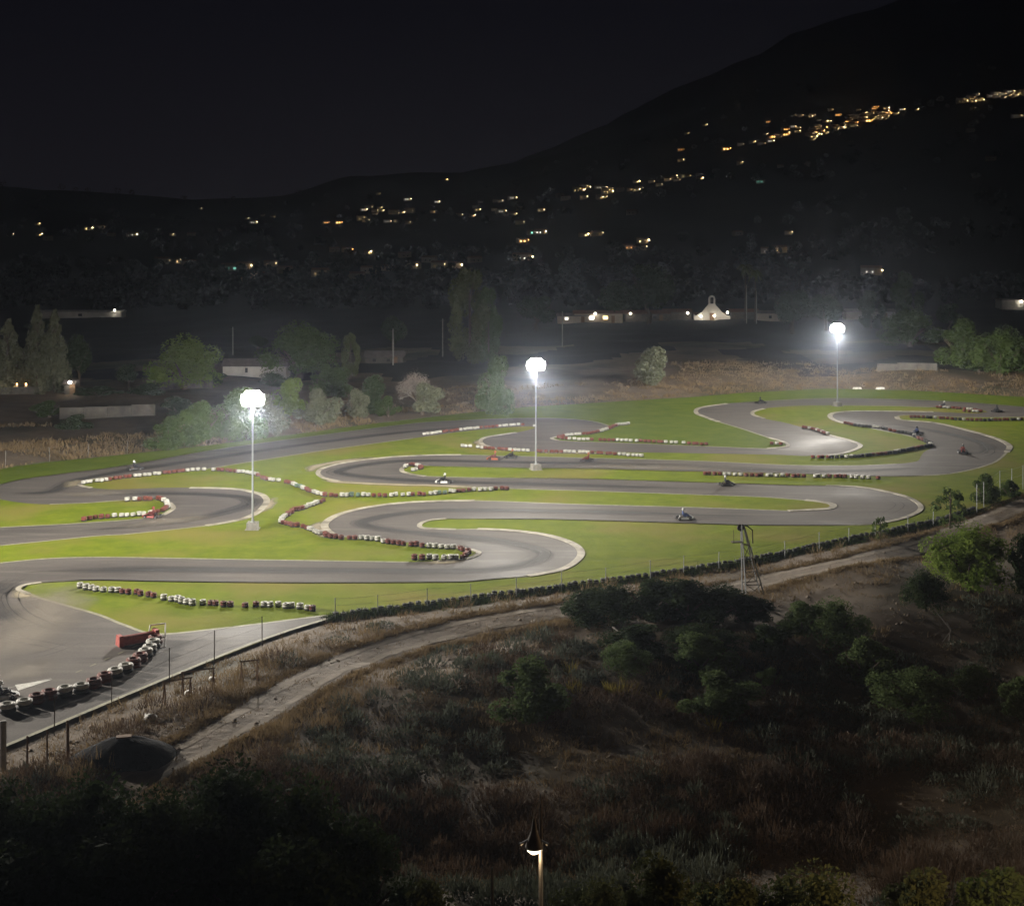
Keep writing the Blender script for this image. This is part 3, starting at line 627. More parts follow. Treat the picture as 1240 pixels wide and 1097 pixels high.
def kart_parts():
    P = {}
    b = MB()
    for s in (-1, 1): b.tube([(s * .30, -.75, .13), (s * .32, -.1, .1), (s * .28, .6, .1), (s * .18, .95, .12)], .022, 6)
    b.tube([(-.42, -.55, .14), (.42, -.55, .14)], .025, 6); b.tube([(-.4, .62, .13), (.4, .62, .13)], .02, 6); b.box((0, .15, .075), (.56, 1.3, .02)); b.box((.33, -.25, .22), (.22, .3, .26)); P['chassis'] = ('dark', b.mesh('chassis', 'dark_steel'))
    b = MB(); b.add([(-.42, .82, .06), (.42, .82, .06), (.30, 1.06, .07), (-.30, 1.06, .07), (-.40, .84, .26), (.40, .84, .26), (.24, 1.0, .2), (-.24, 1.0, .2)], [(3, 2, 1, 0), (4, 5, 6, 7), (0, 1, 5, 4), (1, 2, 6, 5), (2, 3, 7, 6), (3, 0, 4, 7)])
    b.add([(-.15, .55, .40), (.15, .55, .40), (.13, .86, .27), (-.13, .86, .27), (-.13, .6, .28), (.13, .6, .28), (.11, .84, .2), (-.11, .84, .2)], [(0, 1, 2, 3), (7, 6, 5, 4), (0, 4, 5, 1), (1, 5, 6, 2), (2, 6, 7, 3), (3, 7, 4, 0)]); P['nose_fairing'] = ('body', b.mesh('nose_fairing', 'white_body'))
    for s in (-1, 1):
        b = MB(); b.add([(s * .40, -.34, .07), (s * .66, -.36, .07), (s * .62, .42, .07), (s * .40, .44, .07), (s * .40, -.32, .27), (s * .60, -.34, .25), (s * .56, .38, .2), (s * .40, .4, .22)],
                        [(3, 2, 1, 0), (4, 5, 6, 7), (0, 1, 5, 4), (1, 2, 6, 5), (2, 3, 7, 6), (3, 0, 4, 7)]); P['side_pod' + ('' if s < 0 else '#')] = ('body', b.mesh('side_pod', 'white_body'))
    b = MB(); b.tube([(-.6, -.88, .2), (-.3, -.96, .22), (.3, -.96, .22), (.6, -.88, .2)], .05, 8); P['rear_bumper'] = ('black', b.mesh('rear_bumper', 'black_body'))
    b = MB(); b.add([(-.2, -.3, .5), (.2, -.3, .5), (.2, -.18, .14), (-.2, -.18, .14), (-.18, .2, .12), (.18, .2, .12), (-.24, -.28, .25), (.24, -.28, .25)], [(0, 3, 2, 1), (3, 4, 5, 2), (0, 6, 3), (1, 2, 7), (3, 6, 4), (2, 5, 7)]); P['seat'] = ('black', b.mesh('seat', 'black_body'))
    b = MB(); b.torus(.14, .017, (0, 0, 0), 12, 5); b.tube([(0, 0, 0), (0, .02, -.35)], .014, 5); b.box((0, 0, 0), (.26, .03, .02)); P['steering_wheel'] = ('black', b.mesh('steering_wheel', 'black_body'))
    b = MB(); b.lathe([(.05, -.1), (.12, -.1), (.135, -.06), (.135, .06), (.12, .1), (.05, .1)], 14, (0, 0, 0), 0, 'Z'); P['wheel'] = ('black', b.mesh('wheel', 'black_rubber', True))
    b = MB(); b.lathe([(.001, .08), (.06, .095), (.075, .1)], 10); P['rim'] = ('x', b.mesh('rim', 'galvanised_steel'))
    return P
KP = kart_parts()
def make_kart(px, py, rz, body, suit, lab, dlab, helmet='white_body', z=.05):
    p = gp0(px, py); root = empty('racing_kart', (p.x, p.y, z), rz); tag(root, lab, 'go-kart', 'karts out on the track')
    def part(n, key, parent=root, m=None, loc=None):
        o = link(n, KP[key][1], parent, loc)
        if m: o.material_slots[0].link = 'OBJECT'; o.material_slots[0].material = MATS[m]
        return o
    part('chassis', 'chassis'); part('nose_fairing', 'nose_fairing', m=body); part('side_pod', 'side_pod', m=body); part('side_pod', 'side_pod#', m=body)
    part('rear_bumper', 'rear_bumper'); part('seat', 'seat'); s = part('steering_wheel', 'steering_wheel', loc=(0, .38, .52)); s.rotation_euler.x = math.radians(-50)
    for sx, sy, w in ((-.55, -.55, 1.15), (.55, -.55, 1.15), (-.52, .62, .9), (.52, .62, .9)):
        o = part('wheel', 'wheel', loc=(sx, sy, .135)); o.rotation_euler = (0, math.radians(90 if sx > 0 else -90), 0); o.scale = (1, 1, w); part('rim', 'rim', o)
    d = link('person', BODY, None, (p.x, p.y, z + .02), rz); d.material_slots[0].link = 'OBJECT'; d.material_slots[0].material = MATS[suit]
    tag(d, dlab, 'person', 'drivers seated in the karts'); h = link('helmet', HELM, d); h.material_slots[0].link = 'OBJECT'; h.material_slots[0].material = MATS[helmet]; link('visor', VIS, d)
KARTS = [(163, 569, -1.25, 'black_body', 'dark_suit', 'black kart on the far left straight', 'driver in dark clothes and white helmet on the far left straight', 'white_body'),
         (185, 627, 1.4, 'red_body', 'red_suit', 'red kart hugging the tyres inside the left hairpin', 'driver in red suit rounding the left hairpin tyres', 'red_body'),
         (538, 585, 1.6, 'white_body', 'dark_suit', 'grey and white kart below the tip of the middle strip', 'driver in dark suit below the tip of the middle strip', 'white_body'),
         (599, 557, 1.6, 'orange_body', 'red_suit', 'orange red kart left of the middle mast', 'driver in red suit left of the middle mast', 'orange_body'),
         (620, 555, 1.5, 'black_body', 'dark_suit', 'dark kart just ahead of the orange one left of the middle mast', 'driver in dark suit ahead of the orange kart', 'orange_body'),
         (712, 559, 1.55, 'black_body', 'red_suit', 'dark kart right of the middle mast', 'driver in red suit right of the middle mast', 'orange_body'),
         (879, 588, -1.5, 'black_body', 'dark_suit', 'dark kart below the straight tyre barrier', 'driver in dark suit with white helmet below the straight barrier', 'white_body'),
         (828, 629, -1.5, 'white_body', 'blue_suit', 'white nosed kart on the nearest long straight', 'driver in blue suit on the nearest long straight', 'white_body'),
         (921, 489, -1.3, 'black_body', 'dark_suit', 'dark kart entering the far loop left of the farthest mast', 'driver in dark suit left of the farthest mast', 'black_body'),
         (1143, 494, 1.5, 'white_body', 'dark_suit', 'pale kart on the farthest straight', 'driver in dark suit on the farthest straight', 'white_body'),
         (1207, 499, 2.4, 'black_body', 'dark_suit', 'black kart at the right end of the farthest straight', 'driver in dark suit at the right end of the farthest straight', 'black_body'),
         (1166, 549, 2.9, 'black_body', 'red_suit', 'dark kart alone in the wide right bend', 'driver in red suit alone in the wide right bend', 'black_body'),
         (1110, 526, 2.2, 'black_body', 'blue_suit', 'blue black kart beside the curved barrier', 'driver in blue suit beside the curved barrier', 'black_body'),
         (2, 846, -1.2, 'white_body', 'dark_suit', 'white kart parked by the painted wedge in the paddock', 'driver in dark suit in the paddock', 'white_body')]
for k_ in KARTS: make_kart(*k_)

# red foam barrier block standing on the paddock
r_ = gp0(167, 780); root = empty('foam_barrier', (r_.x, r_.y, .035), .62); tag(root, 'long red padded barrier block lying across the paddock end', 'barrier')
b = MB(); n = 10
def capsule(b, x0, x1, R, z): b.lathe([(.02, x0 - .02), (R * .8, x0), (R, x0 + .12), (R, x1 - .12), (R * .8, x1), (.02, x1 + .02)], 12, (0, 0, z), 0, 'Y')
capsule(b, -1.25, 1.25, .36, .38); o = b.build('padding', 'red_paint', root, smooth=False); o.rotation_euler.z = math.radians(-90)
for s in (-1, 1):
    b = MB(); b.box((s * 1.3, 0, .45), (.34, .8, .72), taper=.8); b.build('end_block', 'red_paint', root)
# white tubular frame at the end of the tyres
f0 = gp0(192, 775); root = empty('steel_frame', (f0.x, f0.y, .035), .3); tag(root, 'white tubular frame leaning over the end of the paddock tyres', 'frame')
for a, b_ in (((-.9, -1.9, .0), (-.55, .4, .95)), ((.35, -1.9, .0), (.5, .6, .95)), ((-.55, .4, .95), (.5, .6, .95)), ((-.75, -.9, .4), (.4, -.9, .4))):
    b = MB(); b.tube([a, b_], .045, 6); b.build('rail', 'white_paint', root)

# ------------------------------------------------------------------ fences
def fence(name, line, spacing, ph, lab, grp=None, post_r=.035, m='galvanised_steel', wires=3, mesh_=False, lean=.03):
    root = empty(name, (0, 0, 0)); pts = []
    raw = [GP(a, b).xy for a, b in line]; acc = spacing
    P_ = smooth_pts(raw, False, 6)
    for i in range(1, len(P_)):
        acc += (P_[i] - P_[i - 1]).length
        if acc >= spacing: acc = 0; pts.append(P_[i])
    zz = tz([p.x for p in pts], [p.y for p in pts]); root.location = (pts[0].x, pts[0].y, zz[0]); tops = []
    for p, z in zip(pts, zz):
        b = MB(); t = (random.uniform(-lean, lean), random.uniform(-lean, lean)); h = ph * random.uniform(.92, 1.06)
        b.tube([(0, 0, -.2), (t[0], t[1], h)], post_r, 5); o = b.build('post', m, root, (p.x - pts[0].x, p.y - pts[0].y, z - zz[0]))
        tops.append(Vector((p.x - pts[0].x + t[0], p.y - pts[0].y + t[1], z - zz[0] + h)))
    w = MB()
    for i in range(len(tops) - 1):
        for k in range(wires):
            dz = -k * ph / wires * .95; a = tops[i] + Vector((0, 0, dz - .05)); c = tops[i + 1] + Vector((0, 0, dz - .05)); w.tube([a, (a + c) / 2 - Vector((0, 0, .05)), c], .008, 3, cap=False)
        if mesh_:
            a = tops[i]; c = tops[i + 1]; nn = int((c - a).length / .22)
            for j in range(nn): q = a + (c - a) * (j / nn); w.tube([q, q - Vector((0, 0, ph * .95))], .005, 3, cap=False)
    if len(tops) > 1: o = w.build('wire', m, root); 
    tag(root, lab, 'fence', grp); return root
fence('wire_fence', [(398, 752), (470, 743), (540, 734), (600, 726), (680, 716), (760, 706), (840, 694), (900, 685), (960, 674), (1060, 651), (1130, 637)], 3.3, 1.6, 'thin post and wire fence along the near grass edge', wires=3)
fence('wire_fence', [(60, 893), (110, 868), (160, 845), (205, 828), (250, 808), (310, 785), (350, 768)], 4.5, 2.2, 'tall wire fence along the paddock edge', m='dark_steel')
fence('wire_fence', [(0, 567), (60, 560), (130, 553), (200, 545), (250, 540), (330, 531)], 4.8, 1.9, 'wire mesh fence behind the far left verge', m='old_wall', post_r=.06, mesh_=True)
fence('wire_fence', [(1180, 624), (1205, 608), (1225, 600), (1250, 590)], 2.6, 3.0, 'wire fence with tall pale posts beside the right bushes', m='galvanised_steel')
for a, b_, h, r in ((4, 932, 2.6, .17), (33, 935, 1.9, .06), (57, 930, 2.0, .05), (82, 922, 2.2, .085)):
    p = GP(a, b_); b = MB(); b.tube([(0, 0, -.2), (0, 0, h)], r, 8); b.lathe([(r * 1.15, h), (r * .7, h + .05), (.01, h + .06)], 8)
    o = b.build('fence_post', 'wood' if r < .15 else 'concrete', None, p); tag(o, {4: 'thick post at the lower left corner of the paddock', 33: 'first thin dark post right of the thick one', 57: 'slimmest dark post below the paddock', 82: 'darkest tall post beside the black mound'}[a], 'post')

# ------------------------------------------------------------------ black mound, trestles, litter
p = GP(150, 918); ms = MB(); n = 28; rings = 9; vs = []
for i in range(rings + 1):
    t = i / rings
    for k in range(n):
        a = 2 * math.pi * k / n; r = (1 - t) * (1 + .12 * noise.noise(Vector((math.cos(a) * 1.5, math.sin(a) * 1.5, t * 2))))
        vs.append((3.0 * r * math.cos(a) + (.6 if math.cos(a) > .2 else 0) * (1 - t), 2.2 * r * math.sin(a), 1.25 * math.sin(t * 1.5708) * (1 + .07 * noise.noise(Vector((a * 2, t * 5, 1)))) - .1))
fs = [(i * n + k, i * n + (k + 1) % n, (i + 1) * n + (k + 1) % n, (i + 1) * n + k) for i in range(rings) for k in range(n)]
ms.add(vs, fs); root = empty('gravel_mound', (p.x, p.y, p.z)); tag(root, 'black covered mound of gravel at the lower left', 'mound'); ms.build('cover', 'black_pile', root, smooth=True)
b = MB(); b.box((.0, .0, 1.2), (.8, .4, .07), .2); b.build('board', 'wood', root)
def trestle(px, py, w, rz, i):
    p = GP(px, py); root = empty('wooden_trestle', p, rz); tag(root, ['leaning wooden trestle nearest the black mound', 'wooden trestle in the middle of the roadside weeds', 'small wooden trestle farthest up the fence'][i], 'trestle')
    for s in (-1, 1):
        for t in (-.35, .35): b = MB(); b.tube([(s * w / 2, t, 0), (s * w / 2, 0, 1.35)], .04, 4); b.build('leg', 'wood', root)
    b = MB(); b.tube([(-w / 2 - .1, 0, 1.35), (w / 2 + .1, 0, 1.38)], .045, 4); b.build('beam', 'wood', root)
for i, a in enumerate([(215, 850, 1.6, .5), (240, 838, 1.9, .4), (302, 826, 1.0, .3)]): trestle(*a, i)
def sack(px, py, s, lab, m='white_paint'):
    p = GP(px, py); b = MB(); n = 8
    b.lathe([(.05, 0), (.4, .02), (.5, .15), (.42, .32), (.2, .42), (.02, .44)], 9); me = b.mesh('plastic_sack', m, True)
    for v in me.vertices: v.co += Vector((noise.noise(v.co * 3), noise.noise(v.co * 3 + Vector((5, 0, 0))), noise.noise(v.co * 4) * .5)) * .16
    o = link('plastic_sack', me, None, p, px); o.scale = (s, s * .8, s); tag(o, lab, 'sack')
sack(182, 872, .9, 'white plastic sack beside the black mound'); sack(228, 842, .7, 'white plastic sack under the wooden trestle'); sack(257, 824, .6, 'flat pale sack at the paddock fence')
sack(700, 728, .6, 'small pale sack in the weeds left of the dark thicket'); sack(430, 783, .3, 'tiny pale bag beside the dirt path')
for a, b_, c, w_ in ((1038, 472, 12, 1), (1066, 472, 12, 2)):     # white boards on the far verge
    p = GP(a, b_); b = MB(); b.box((0, 0, .25), (1.7, .35, .4), taper=.8); o = b.build('barrier_block', 'white_paint', None, p); tag(o, 'white barrier block on the far verge, %s one' % ('left' if w_ == 1 else 'right'), 'barrier')
def pole_lying(px1, py1, px2, py2, r, lab, m='pale_bark', lift=.25, cat='log'):
    a = GP(px1, py1); c = GP(px2, py2); b = MB(); q = c - a; mid = q * .5 + Vector((0, 0, .12)); b.tube([(0, 0, lift), mid + Vector((0, 0, lift * .5)), q + Vector((0, 0, .06))], [r, r * .8, r * .5], 6)
    o = b.build('fallen_pole', m, None, a); tag(o, lab, cat); return o
pole_lying(928, 770, 1000, 804, .07, 'long pale fallen pole in the dark hollow', lift=.9)
pole_lying(938, 771, 968, 760, .05, 'short pale fallen branch crossing the long pole', lift=.8)
pole_lying(742, 769, 765, 782, .06, 'grey fallen branch below the black thicket', lift=.6)
pole_lying(1090, 776, 1118, 779, .07, 'grey log right of the dark orchard trees', lift=.3)
pole_lying(1084, 859, 1104, 862, .08, 'white fallen stick under the lower right tree', lift=.2)
p = GP(1150, 778); root = empty('dead_tree', p); tag(root, 'small dead tree with broken pale limbs on the right', 'dead tree')
b = MB(); b.tube([(0, 0, 0), (.1, 0, .9), (-.2, 0, 1.5)], [.1, .07, .04], 6); b.build('trunk', 'pale_bark', root)
for q in ([(.1, 0, .9), (-1.0, .3, 2.3)], [(.05, 0, .8), (1.1, -.2, .1)], [(0, 0, 1.0), (.7, .1, 1.1)], [(0, 0, .7), (-.6, -.2, .1)]): b = MB(); b.tube(q, [.06, .025], 5); b.build('limb', 'pale_bark', root)

# lattice well frame
p = GP(905, 722); root = empty('well_derrick', (p.x, p.y, p.z), .15); tag(root, 'narrow steel lattice derrick with hooked arm standing at the thicket end', 'derrick')
top = Vector((-.45, 0, 5.7)); feet = [Vector((-.25, -.5, 0)), Vector((-.25, .5, 0)), Vector((1.25, -.6, 0)), Vector((1.25, .6, 0))]
tops = [top + Vector((-.05, -.1, 0)), top + Vector((-.05, .1, 0)), top + Vector((.12, -.1, 0)), top + Vector((.12, .1, 0))]
for a, c in zip(feet, tops): b = MB(); b.tube([a, c], .055, 4); b.build('leg', 'galvanised_steel', root)
def on(i, t): return feet[i] + (tops[i] - feet[i]) * t
for t in (.18, .36, .54, .72):
    for i, j in ((0, 2), (1, 3), (0, 1), (2, 3)): b = MB(); b.tube([on(i, t), on(j, t)], .035, 4); b.build('brace', 'dark_steel', root)
for t in (.0, .18, .36, .54):
    b = MB(); b.tube([on(0, t), on(2, t + .18)], .025, 4); b.build('brace', 'dark_steel', root); b = MB(); b.tube([on(3, t), on(1, t + .18)], .025, 4); b.build('brace', 'dark_steel', root)
b = MB(); b.tube([top, top + Vector((.45, 0, -.12)), top + Vector((.85, 0, -.45)), top + Vector((.9, 0, -1.5))], .05, 5); b.build('hooked_arm', 'dark_steel', root)
b = MB(); b.lathe([(.05, -.08), (.26, -.08), (.22, 0), (.26, .08), (.05, .08)], 14, (top.x - .12, 0, top.z - .25), 0, 'Y'); b.build('pulley', 'dark_steel', root)
b = MB(); b.box((-.85, 0, 4.35), (.9, .5, .06)); b.build('platform', 'dark_steel', root)
b = MB(); b.tube([(-1.1, 0, 4.35), (-1.15, 0, 5.3)], .02, 4); b.build('rod', 'dark_steel', root)

# ------------------------------------------------------------------ street lamp close by
p = Vector(((655 - HX) / F * 39, 39, 0)); p.z = float(tz(p.x, p.y)[0]); zt = H - (962 - HY) / F * 39 - p.z; zl = H - (1024 - HY) / F * 39 - p.z
root = empty('street_lamp', p); tag(root, 'street lamp with dark bell shade and glowing bowl in front of the scrub', 'street lamp')
b = MB(); b.tube([(0, .1, 0), (0, .1, zl + .15)], [.075, .058], 10); b.build('pole', 'galvanised_steel', root)
b = MB(); b.tube([(0, .1, zl + .1), (0, .1, zt)], [.055, .02], 8); b.build('spire', 'dark_steel', root)
b = MB(); b.tube([(-.05, 0, zt - .15), (-.22, 0, zl + .85), (-.2, 0, zl + .5)], .016, 5); b.build('stay_rod', 'galvanised_steel', root)
hx = -.19
b = MB(); b.lathe([(.03, .8), (.06, .65), (.09, .45), (.19, .2), (.25, .04), (.26, 0), (.22, -.01)], 18, (hx, -.08, zl)); b.build('shade', 'dark_steel', root, smooth=True)
for s in (-1, 1): b = MB(); b.tube([(hx + s * .16, -.08, zl + .22), (hx + s * .38, -.08, zl + .08)], [.02, .04], 6); b.build('bracket', 'galvanised_steel', root)
b = MB(); b.lathe([(.215, -.01), (.19, -.09), (.12, -.15), (.01, -.17)], 18, (hx, -.08, zl)); g_ = b.build('glass_bowl', 'lamp_bowl' if 'lamp_bowl' in MATS else 'window_white', root, smooth=True)
mat('bowl_glow', (.6, .6, .55), .4, emit=(1, .86, .58), strength=.5); g_.data.materials[0] = MATS['bowl_glow']
l = bpy.data.lights.new('street_light', 'POINT'); l.energy = 3.2; l.color = (1, .66, .34); l.shadow_soft_size = .1; o = bpy.data.objects.new('street_light', l); C.objects.link(o); o.parent = root; o.location = (hx - .02, -.12, zl - .30); o['kind'] = 'helper'
l2 = copy_tree(root); l2.location = (18.6, 43.5, float(tz(18.6, 43.5)[0])); l2['label'] = 'second street lamp standing outside the picture on the right'
for o in l2.children:
    if o.type == 'LIGHT': o.data = o.data.copy(); o.data.energy = 260
p = Vector(((596 - HX) / F * 40, 40, 0)); p.z = float(tz(p.x, p.y)[0]); b = MB(); b.tube([(0, 0, 0), (0, 0, H - (1050 - HY) / F * 40 - p.z)], .04, 8); b.lathe([(.055, 0), (.06, .12), (.045, .14)], 8)
tag(b.build('black_post', 'black_body', None, p), 'thin black post left of the street lamp', 'post')

# ------------------------------------------------------------------ vegetation prototypes (unit width and height)
def leaf_quads(P_, size, rng, aspect=.55, up=0.0):
    n = len(P_); d = rng.normal(size=(n, 3)); d[:, 2] += up; d /= np.linalg.norm(d, axis=1)[:, None]
    e_ = rng.normal(size=(n, 3)); e_ -= (e_ * d).sum(1)[:, None] * d; e_ /= np.linalg.norm(e_, axis=1)[:, None]
    s = size * rng.uniform(.6, 1.4, n)[:, None]
    V_ = np.stack([P_ - d * s, P_ + e_ * s * aspect, P_ + d * s, P_ - e_ * s * aspect], 1).reshape(-1, 3)
    return V_, np.arange(4 * n).reshape(n, 4)
def crown_mesh(name, seed, n, size, shape='round', m='leaf_mid', z0=.18, lobes=22):
    rng = np.random.default_rng(seed); c = []; r = []
    for i in range(lobes):
        while True:
            q = rng.uniform(-1, 1, 3)
            if np.linalg.norm(q) < 1: break
        if shape == 'round': q = q / max(np.linalg.norm(q), .3) * rng.uniform(.35, .78); ctr = (q[0] * .38, q[1] * .38, (z0 + 1) / 2 + q[2] * (1 - z0) * .36); rr = rng.uniform(.10, .19)
        elif shape == 'cone': t = (i + .5) / lobes; a = rng.uniform(0, 6.28); w = .36 * (1 - t) ** .8; ctr = (w * math.cos(a) * .8, w * math.sin(a) * .8, z0 + (1 - z0) * t * .95); rr = .05 + .13 * (1 - t)
        elif shape == 'bush': a = rng.uniform(0, 6.28); w = rng.uniform(0, .36); ctr = (w * math.cos(a), w * math.sin(a), rng.uniform(.12, .82 - w * .9)); rr = rng.uniform(.10, .18)
        else: t = rng.uniform(0, 1); a = rng.uniform(0, 6.28); w = .3 * math.sin(math.pi * (.15 + t * .8)); ctr = (w * math.cos(a), w * math.sin(a), z0 + (1 - z0) * t * .9); rr = rng.uniform(.09, .15)
        c.append(ctr); r.append(rr)
    c = np.array(c); r = np.array(r); k = rng.choice(lobes, n, p=r**2 / (r**2).sum()); dr = rng.normal(size=(n, 3)); dr /= np.linalg.norm(dr, axis=1)[:, None]
    P_ = c[k] + dr * (r[k] * rng.uniform(.55, 1.06, n) ** .6)[:, None]; P_[:, 2] = np.clip(P_[:, 2], .01, None)
    V_, F_ = leaf_quads(P_, size, rng)
    # larger leaves deep inside close the crown so that it casts a real shade
    q = c[rng.choice(lobes, n // 12)] + rng.normal(size=(n // 12, 3)) * .03; q[:, 2] = np.clip(q[:, 2], .05, None)
    V2, F2 = leaf_quads(q, size * 2.4, rng, .9); return mesh(name, np.vstack([V_, V2]), np.vstack([F_, F2 + len(V_)]), m)
def trunk_mesh(name, seed, h=.35, r=.035, limbs=5, m='bark', reach=.3, top=.75):
    rng = random.Random(seed); b = MB(); pts = [(0, 0, -.03), (rng.uniform(-.02, .02), rng.uniform(-.02, .02), h * .5), (rng.uniform(-.03, .03), rng.uniform(-.03, .03), h)]; b.tube(pts, [r * 1.3, r, r * .8], 7)
    for i in range(limbs):
        a = i * 6.28 / limbs + rng.uniform(-.4, .4); e_ = Vector((reach * math.cos(a), reach * math.sin(a), rng.uniform(top - .2, top))); s = Vector(pts[-1]) * rng.uniform(.75, 1); b.tube([s, (s + e_) / 2 + Vector((0, 0, .03)), e_], [r * .6, r * .4, r * .15], 5)
    return b.mesh(name, m)
def bare_mesh(name, seed, n_twigs=2600):
    rng = random.Random(seed); b = MB(); ends = []
    def grow(p, d, l, r, lv):
        q = p + d * l; b.tube([p, (p + q) / 2 + Vector((rng.uniform(-1, 1), rng.uniform(-1, 1), 0)) * l * .06, q], [r, r * .85, r * .65], 4 if lv else 6, cap=False)
        if lv >= 3: ends.append((q, d)); return
        for _ in range(4 if lv < 2 else 5):
            nd = (d + Vector((rng.gauss(0, .6), rng.gauss(0, .6), rng.gauss(.12, .35)))).normalized(); grow(q, nd, l * rng.uniform(.6, .85), r * .6, lv + 1)
    for k in range(4): grow(Vector((0, 0, 0)), Vector((rng.gauss(0, .45), rng.gauss(0, .45), 1)).normalized(), .26, .02, 0)
    return b.mesh(name, 'pale_bark'), ends
CR = {}
def reg(key, crown, trunk): CR[key] = (crown, trunk)
T1 = trunk_mesh('trunk', 1); T2 = trunk_mesh('trunk', 2, .25, .03, 6); T3 = trunk_mesh('trunk', 3, .12, .04, 6, reach=.28, top=.6); T4 = trunk_mesh('trunk', 4, .7, .02, 3, reach=.1, top=.95)
reg('round', crown_mesh('crown', 11, 6500, .020, z0=.06), T1); reg('round2', crown_mesh('crown', 12, 6500, .020, lobes=30, z0=.03), T2); reg('pine', crown_mesh('crown', 13, 7500, .017, z0=.14, lobes=34, m='leaf_olive'), T1)
reg('bush', crown_mesh('crown', 14, 6000, .021, 'bush', z0=0), T3); reg('bush2', crown_mesh('crown', 15, 6000, .021, 'bush', z0=0, lobes=16), T3); reg('bush3', crown_mesh('crown', 18, 9000, .015, 'bush', z0=0, lobes=34), T3)
reg('conifer', crown_mesh('crown', 16, 6500, .017, 'cone', z0=.05, lobes=36, m='leaf_olive'), T4); reg('tall', crown_mesh('crown', 17, 6500, .018, 'tall', z0=.1, lobes=30), T4)
reg('sapling', crown_mesh('crown', 19, 700, .028, 'tall', z0=.1, lobes=20), T4)
bm_, ends_ = bare_mesh('trunk', 5); bp = np.array([e[0][:] for e in ends_]); rg = np.random.default_rng(3); q = np.repeat(bp, 14, 0) + rg.normal(size=(len(bp) * 14, 3)) * .045
V_, F_ = leaf_quads(q, .02, rg, .12, .3); reg('bare', mesh('twigs', V_, F_, 'twig_grey'), bm_)
def plant(kind, px, py, top, width, lab, cat='tree', m=None, grp=None, name=None, rz=None, sink=0.0, pos=None, wscale=1.0):
    """px,py: foot in the photo; top: photo row of its tip; width in photo pixels"""
    p = pos if pos is not None else GP(px, py)
    if p is None: return
    s = F / p.y; h = (py - top) / s + sink; w = width / s * wscale
    root = empty(name or ('shrub' if cat == 'shrub' else 'leafy_tree'), (p.x, p.y, p.z - sink), random.uniform(0, 6.28) if rz is None else rz); k = {'round': .92, 'bush': .96, 'bush2': .96, 'bush3': .96, 'cone': 1}.get(kind, .95)
    root.scale = (w / k * 1.05, w / k * 1.05, h / .97)
    c = link('crown', CR[kind][0], root); link('trunk', CR[kind][1], root)
    if m: c.material_slots[0].link = 'OBJECT'; c.material_slots[0].material = MATS[m]
    tag(root, lab, cat, grp); return root

# trees behind the circuit
plant('conifer', 10, 474, 388, 60, 'tall conifer at the left edge behind the lit gate', m='leaf_pale', name='conifer_tree'); plant('conifer', 45, 476, 372, 52, 'tallest conifer of the left group', m='leaf_pale', name='conifer_tree')
plant('conifer', 66, 474, 377, 50, 'second tall conifer standing against the tallest one', m='leaf_pale', name='conifer_tree'); plant('round', 95, 468, 398, 42, 'leafy dark tree right of the left conifers', m='leaf_dark')
plant('round2', 156, 470, 436, 34, 'small dark tree between the conifers and the pine', m='leaf_dark'); plant('bush3', 222, 472, 395, 92, 'broad round umbrella pine left of the white building', name='pine_tree', m='leaf_bright')
plant('bush3', 362, 458, 379, 98, 'large dark dome shaped tree behind the white building', m='leaf_mid'); plant('tall', 424, 458, 402, 30, 'ivy covered palm right of the dome tree', name='palm_tree', m='leaf_olive')
plant('tall', 569, 440, 322, 66, 'tall pale poplar left of the middle mast', name='poplar_tree', m='leaf_olive'); plant('tall', 592, 442, 345, 40, 'lower slim poplar touching the tall one', name='poplar_tree', m='leaf_mid')
plant('bush', 600, 503, 422, 50, 'pale bush behind the middle floodlight', cat='shrub', m='leaf_mid'); plant('bush', 791, 466, 414, 54, 'round olive tree alone on the far dry bank', name='olive_tree', m='leaf_pale')
plant('bare', 512, 500, 438, 52, 'pale leafless tree beside the far straight', name='bare_tree'); plant('bush2', 512, 502, 458, 58, 'grey green shrub under the leafless tree', cat='shrub', m='leaf_pale')
plant('bush3', 1102, 420, 366, 74, 'wide dark tree right of the farthest mast', m='leaf_mid'); plant('tall', 1098, 400, 327, 46, 'tall dark tree rising behind the wide one', m='leaf_dark'); plant('bush', 1165, 446, 379, 70, 'grey green tree left of the right edge grove', m='leaf_mid')
plant('bush3', 1212, 456, 386, 78, 'dense green tree in the right edge grove', m='leaf_mid'); plant('bush2', 1252, 455, 390, 60, 'green tree cut by the right edge of the picture', m='leaf_mid'); plant('bush', 1185, 450, 412, 40, 'dark shrub under the right edge grove', cat='shrub', m='leaf_dark')
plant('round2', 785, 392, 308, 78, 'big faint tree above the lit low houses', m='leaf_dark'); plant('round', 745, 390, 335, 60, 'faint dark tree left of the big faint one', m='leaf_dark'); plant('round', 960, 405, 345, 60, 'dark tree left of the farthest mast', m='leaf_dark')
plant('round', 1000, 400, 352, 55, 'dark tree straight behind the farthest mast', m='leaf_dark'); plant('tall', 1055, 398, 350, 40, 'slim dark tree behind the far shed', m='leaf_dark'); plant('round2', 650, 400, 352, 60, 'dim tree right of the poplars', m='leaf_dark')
plant('round', 476, 425, 378, 40, 'dim tree behind the utility pole', m='leaf_dark'); plant('round2', 1150, 402, 362, 40, 'dark tree behind the right grove', m='leaf_dark'); plant('round', 312, 425, 404, 30, 'dim treetop above the white building', m='leaf_dark')
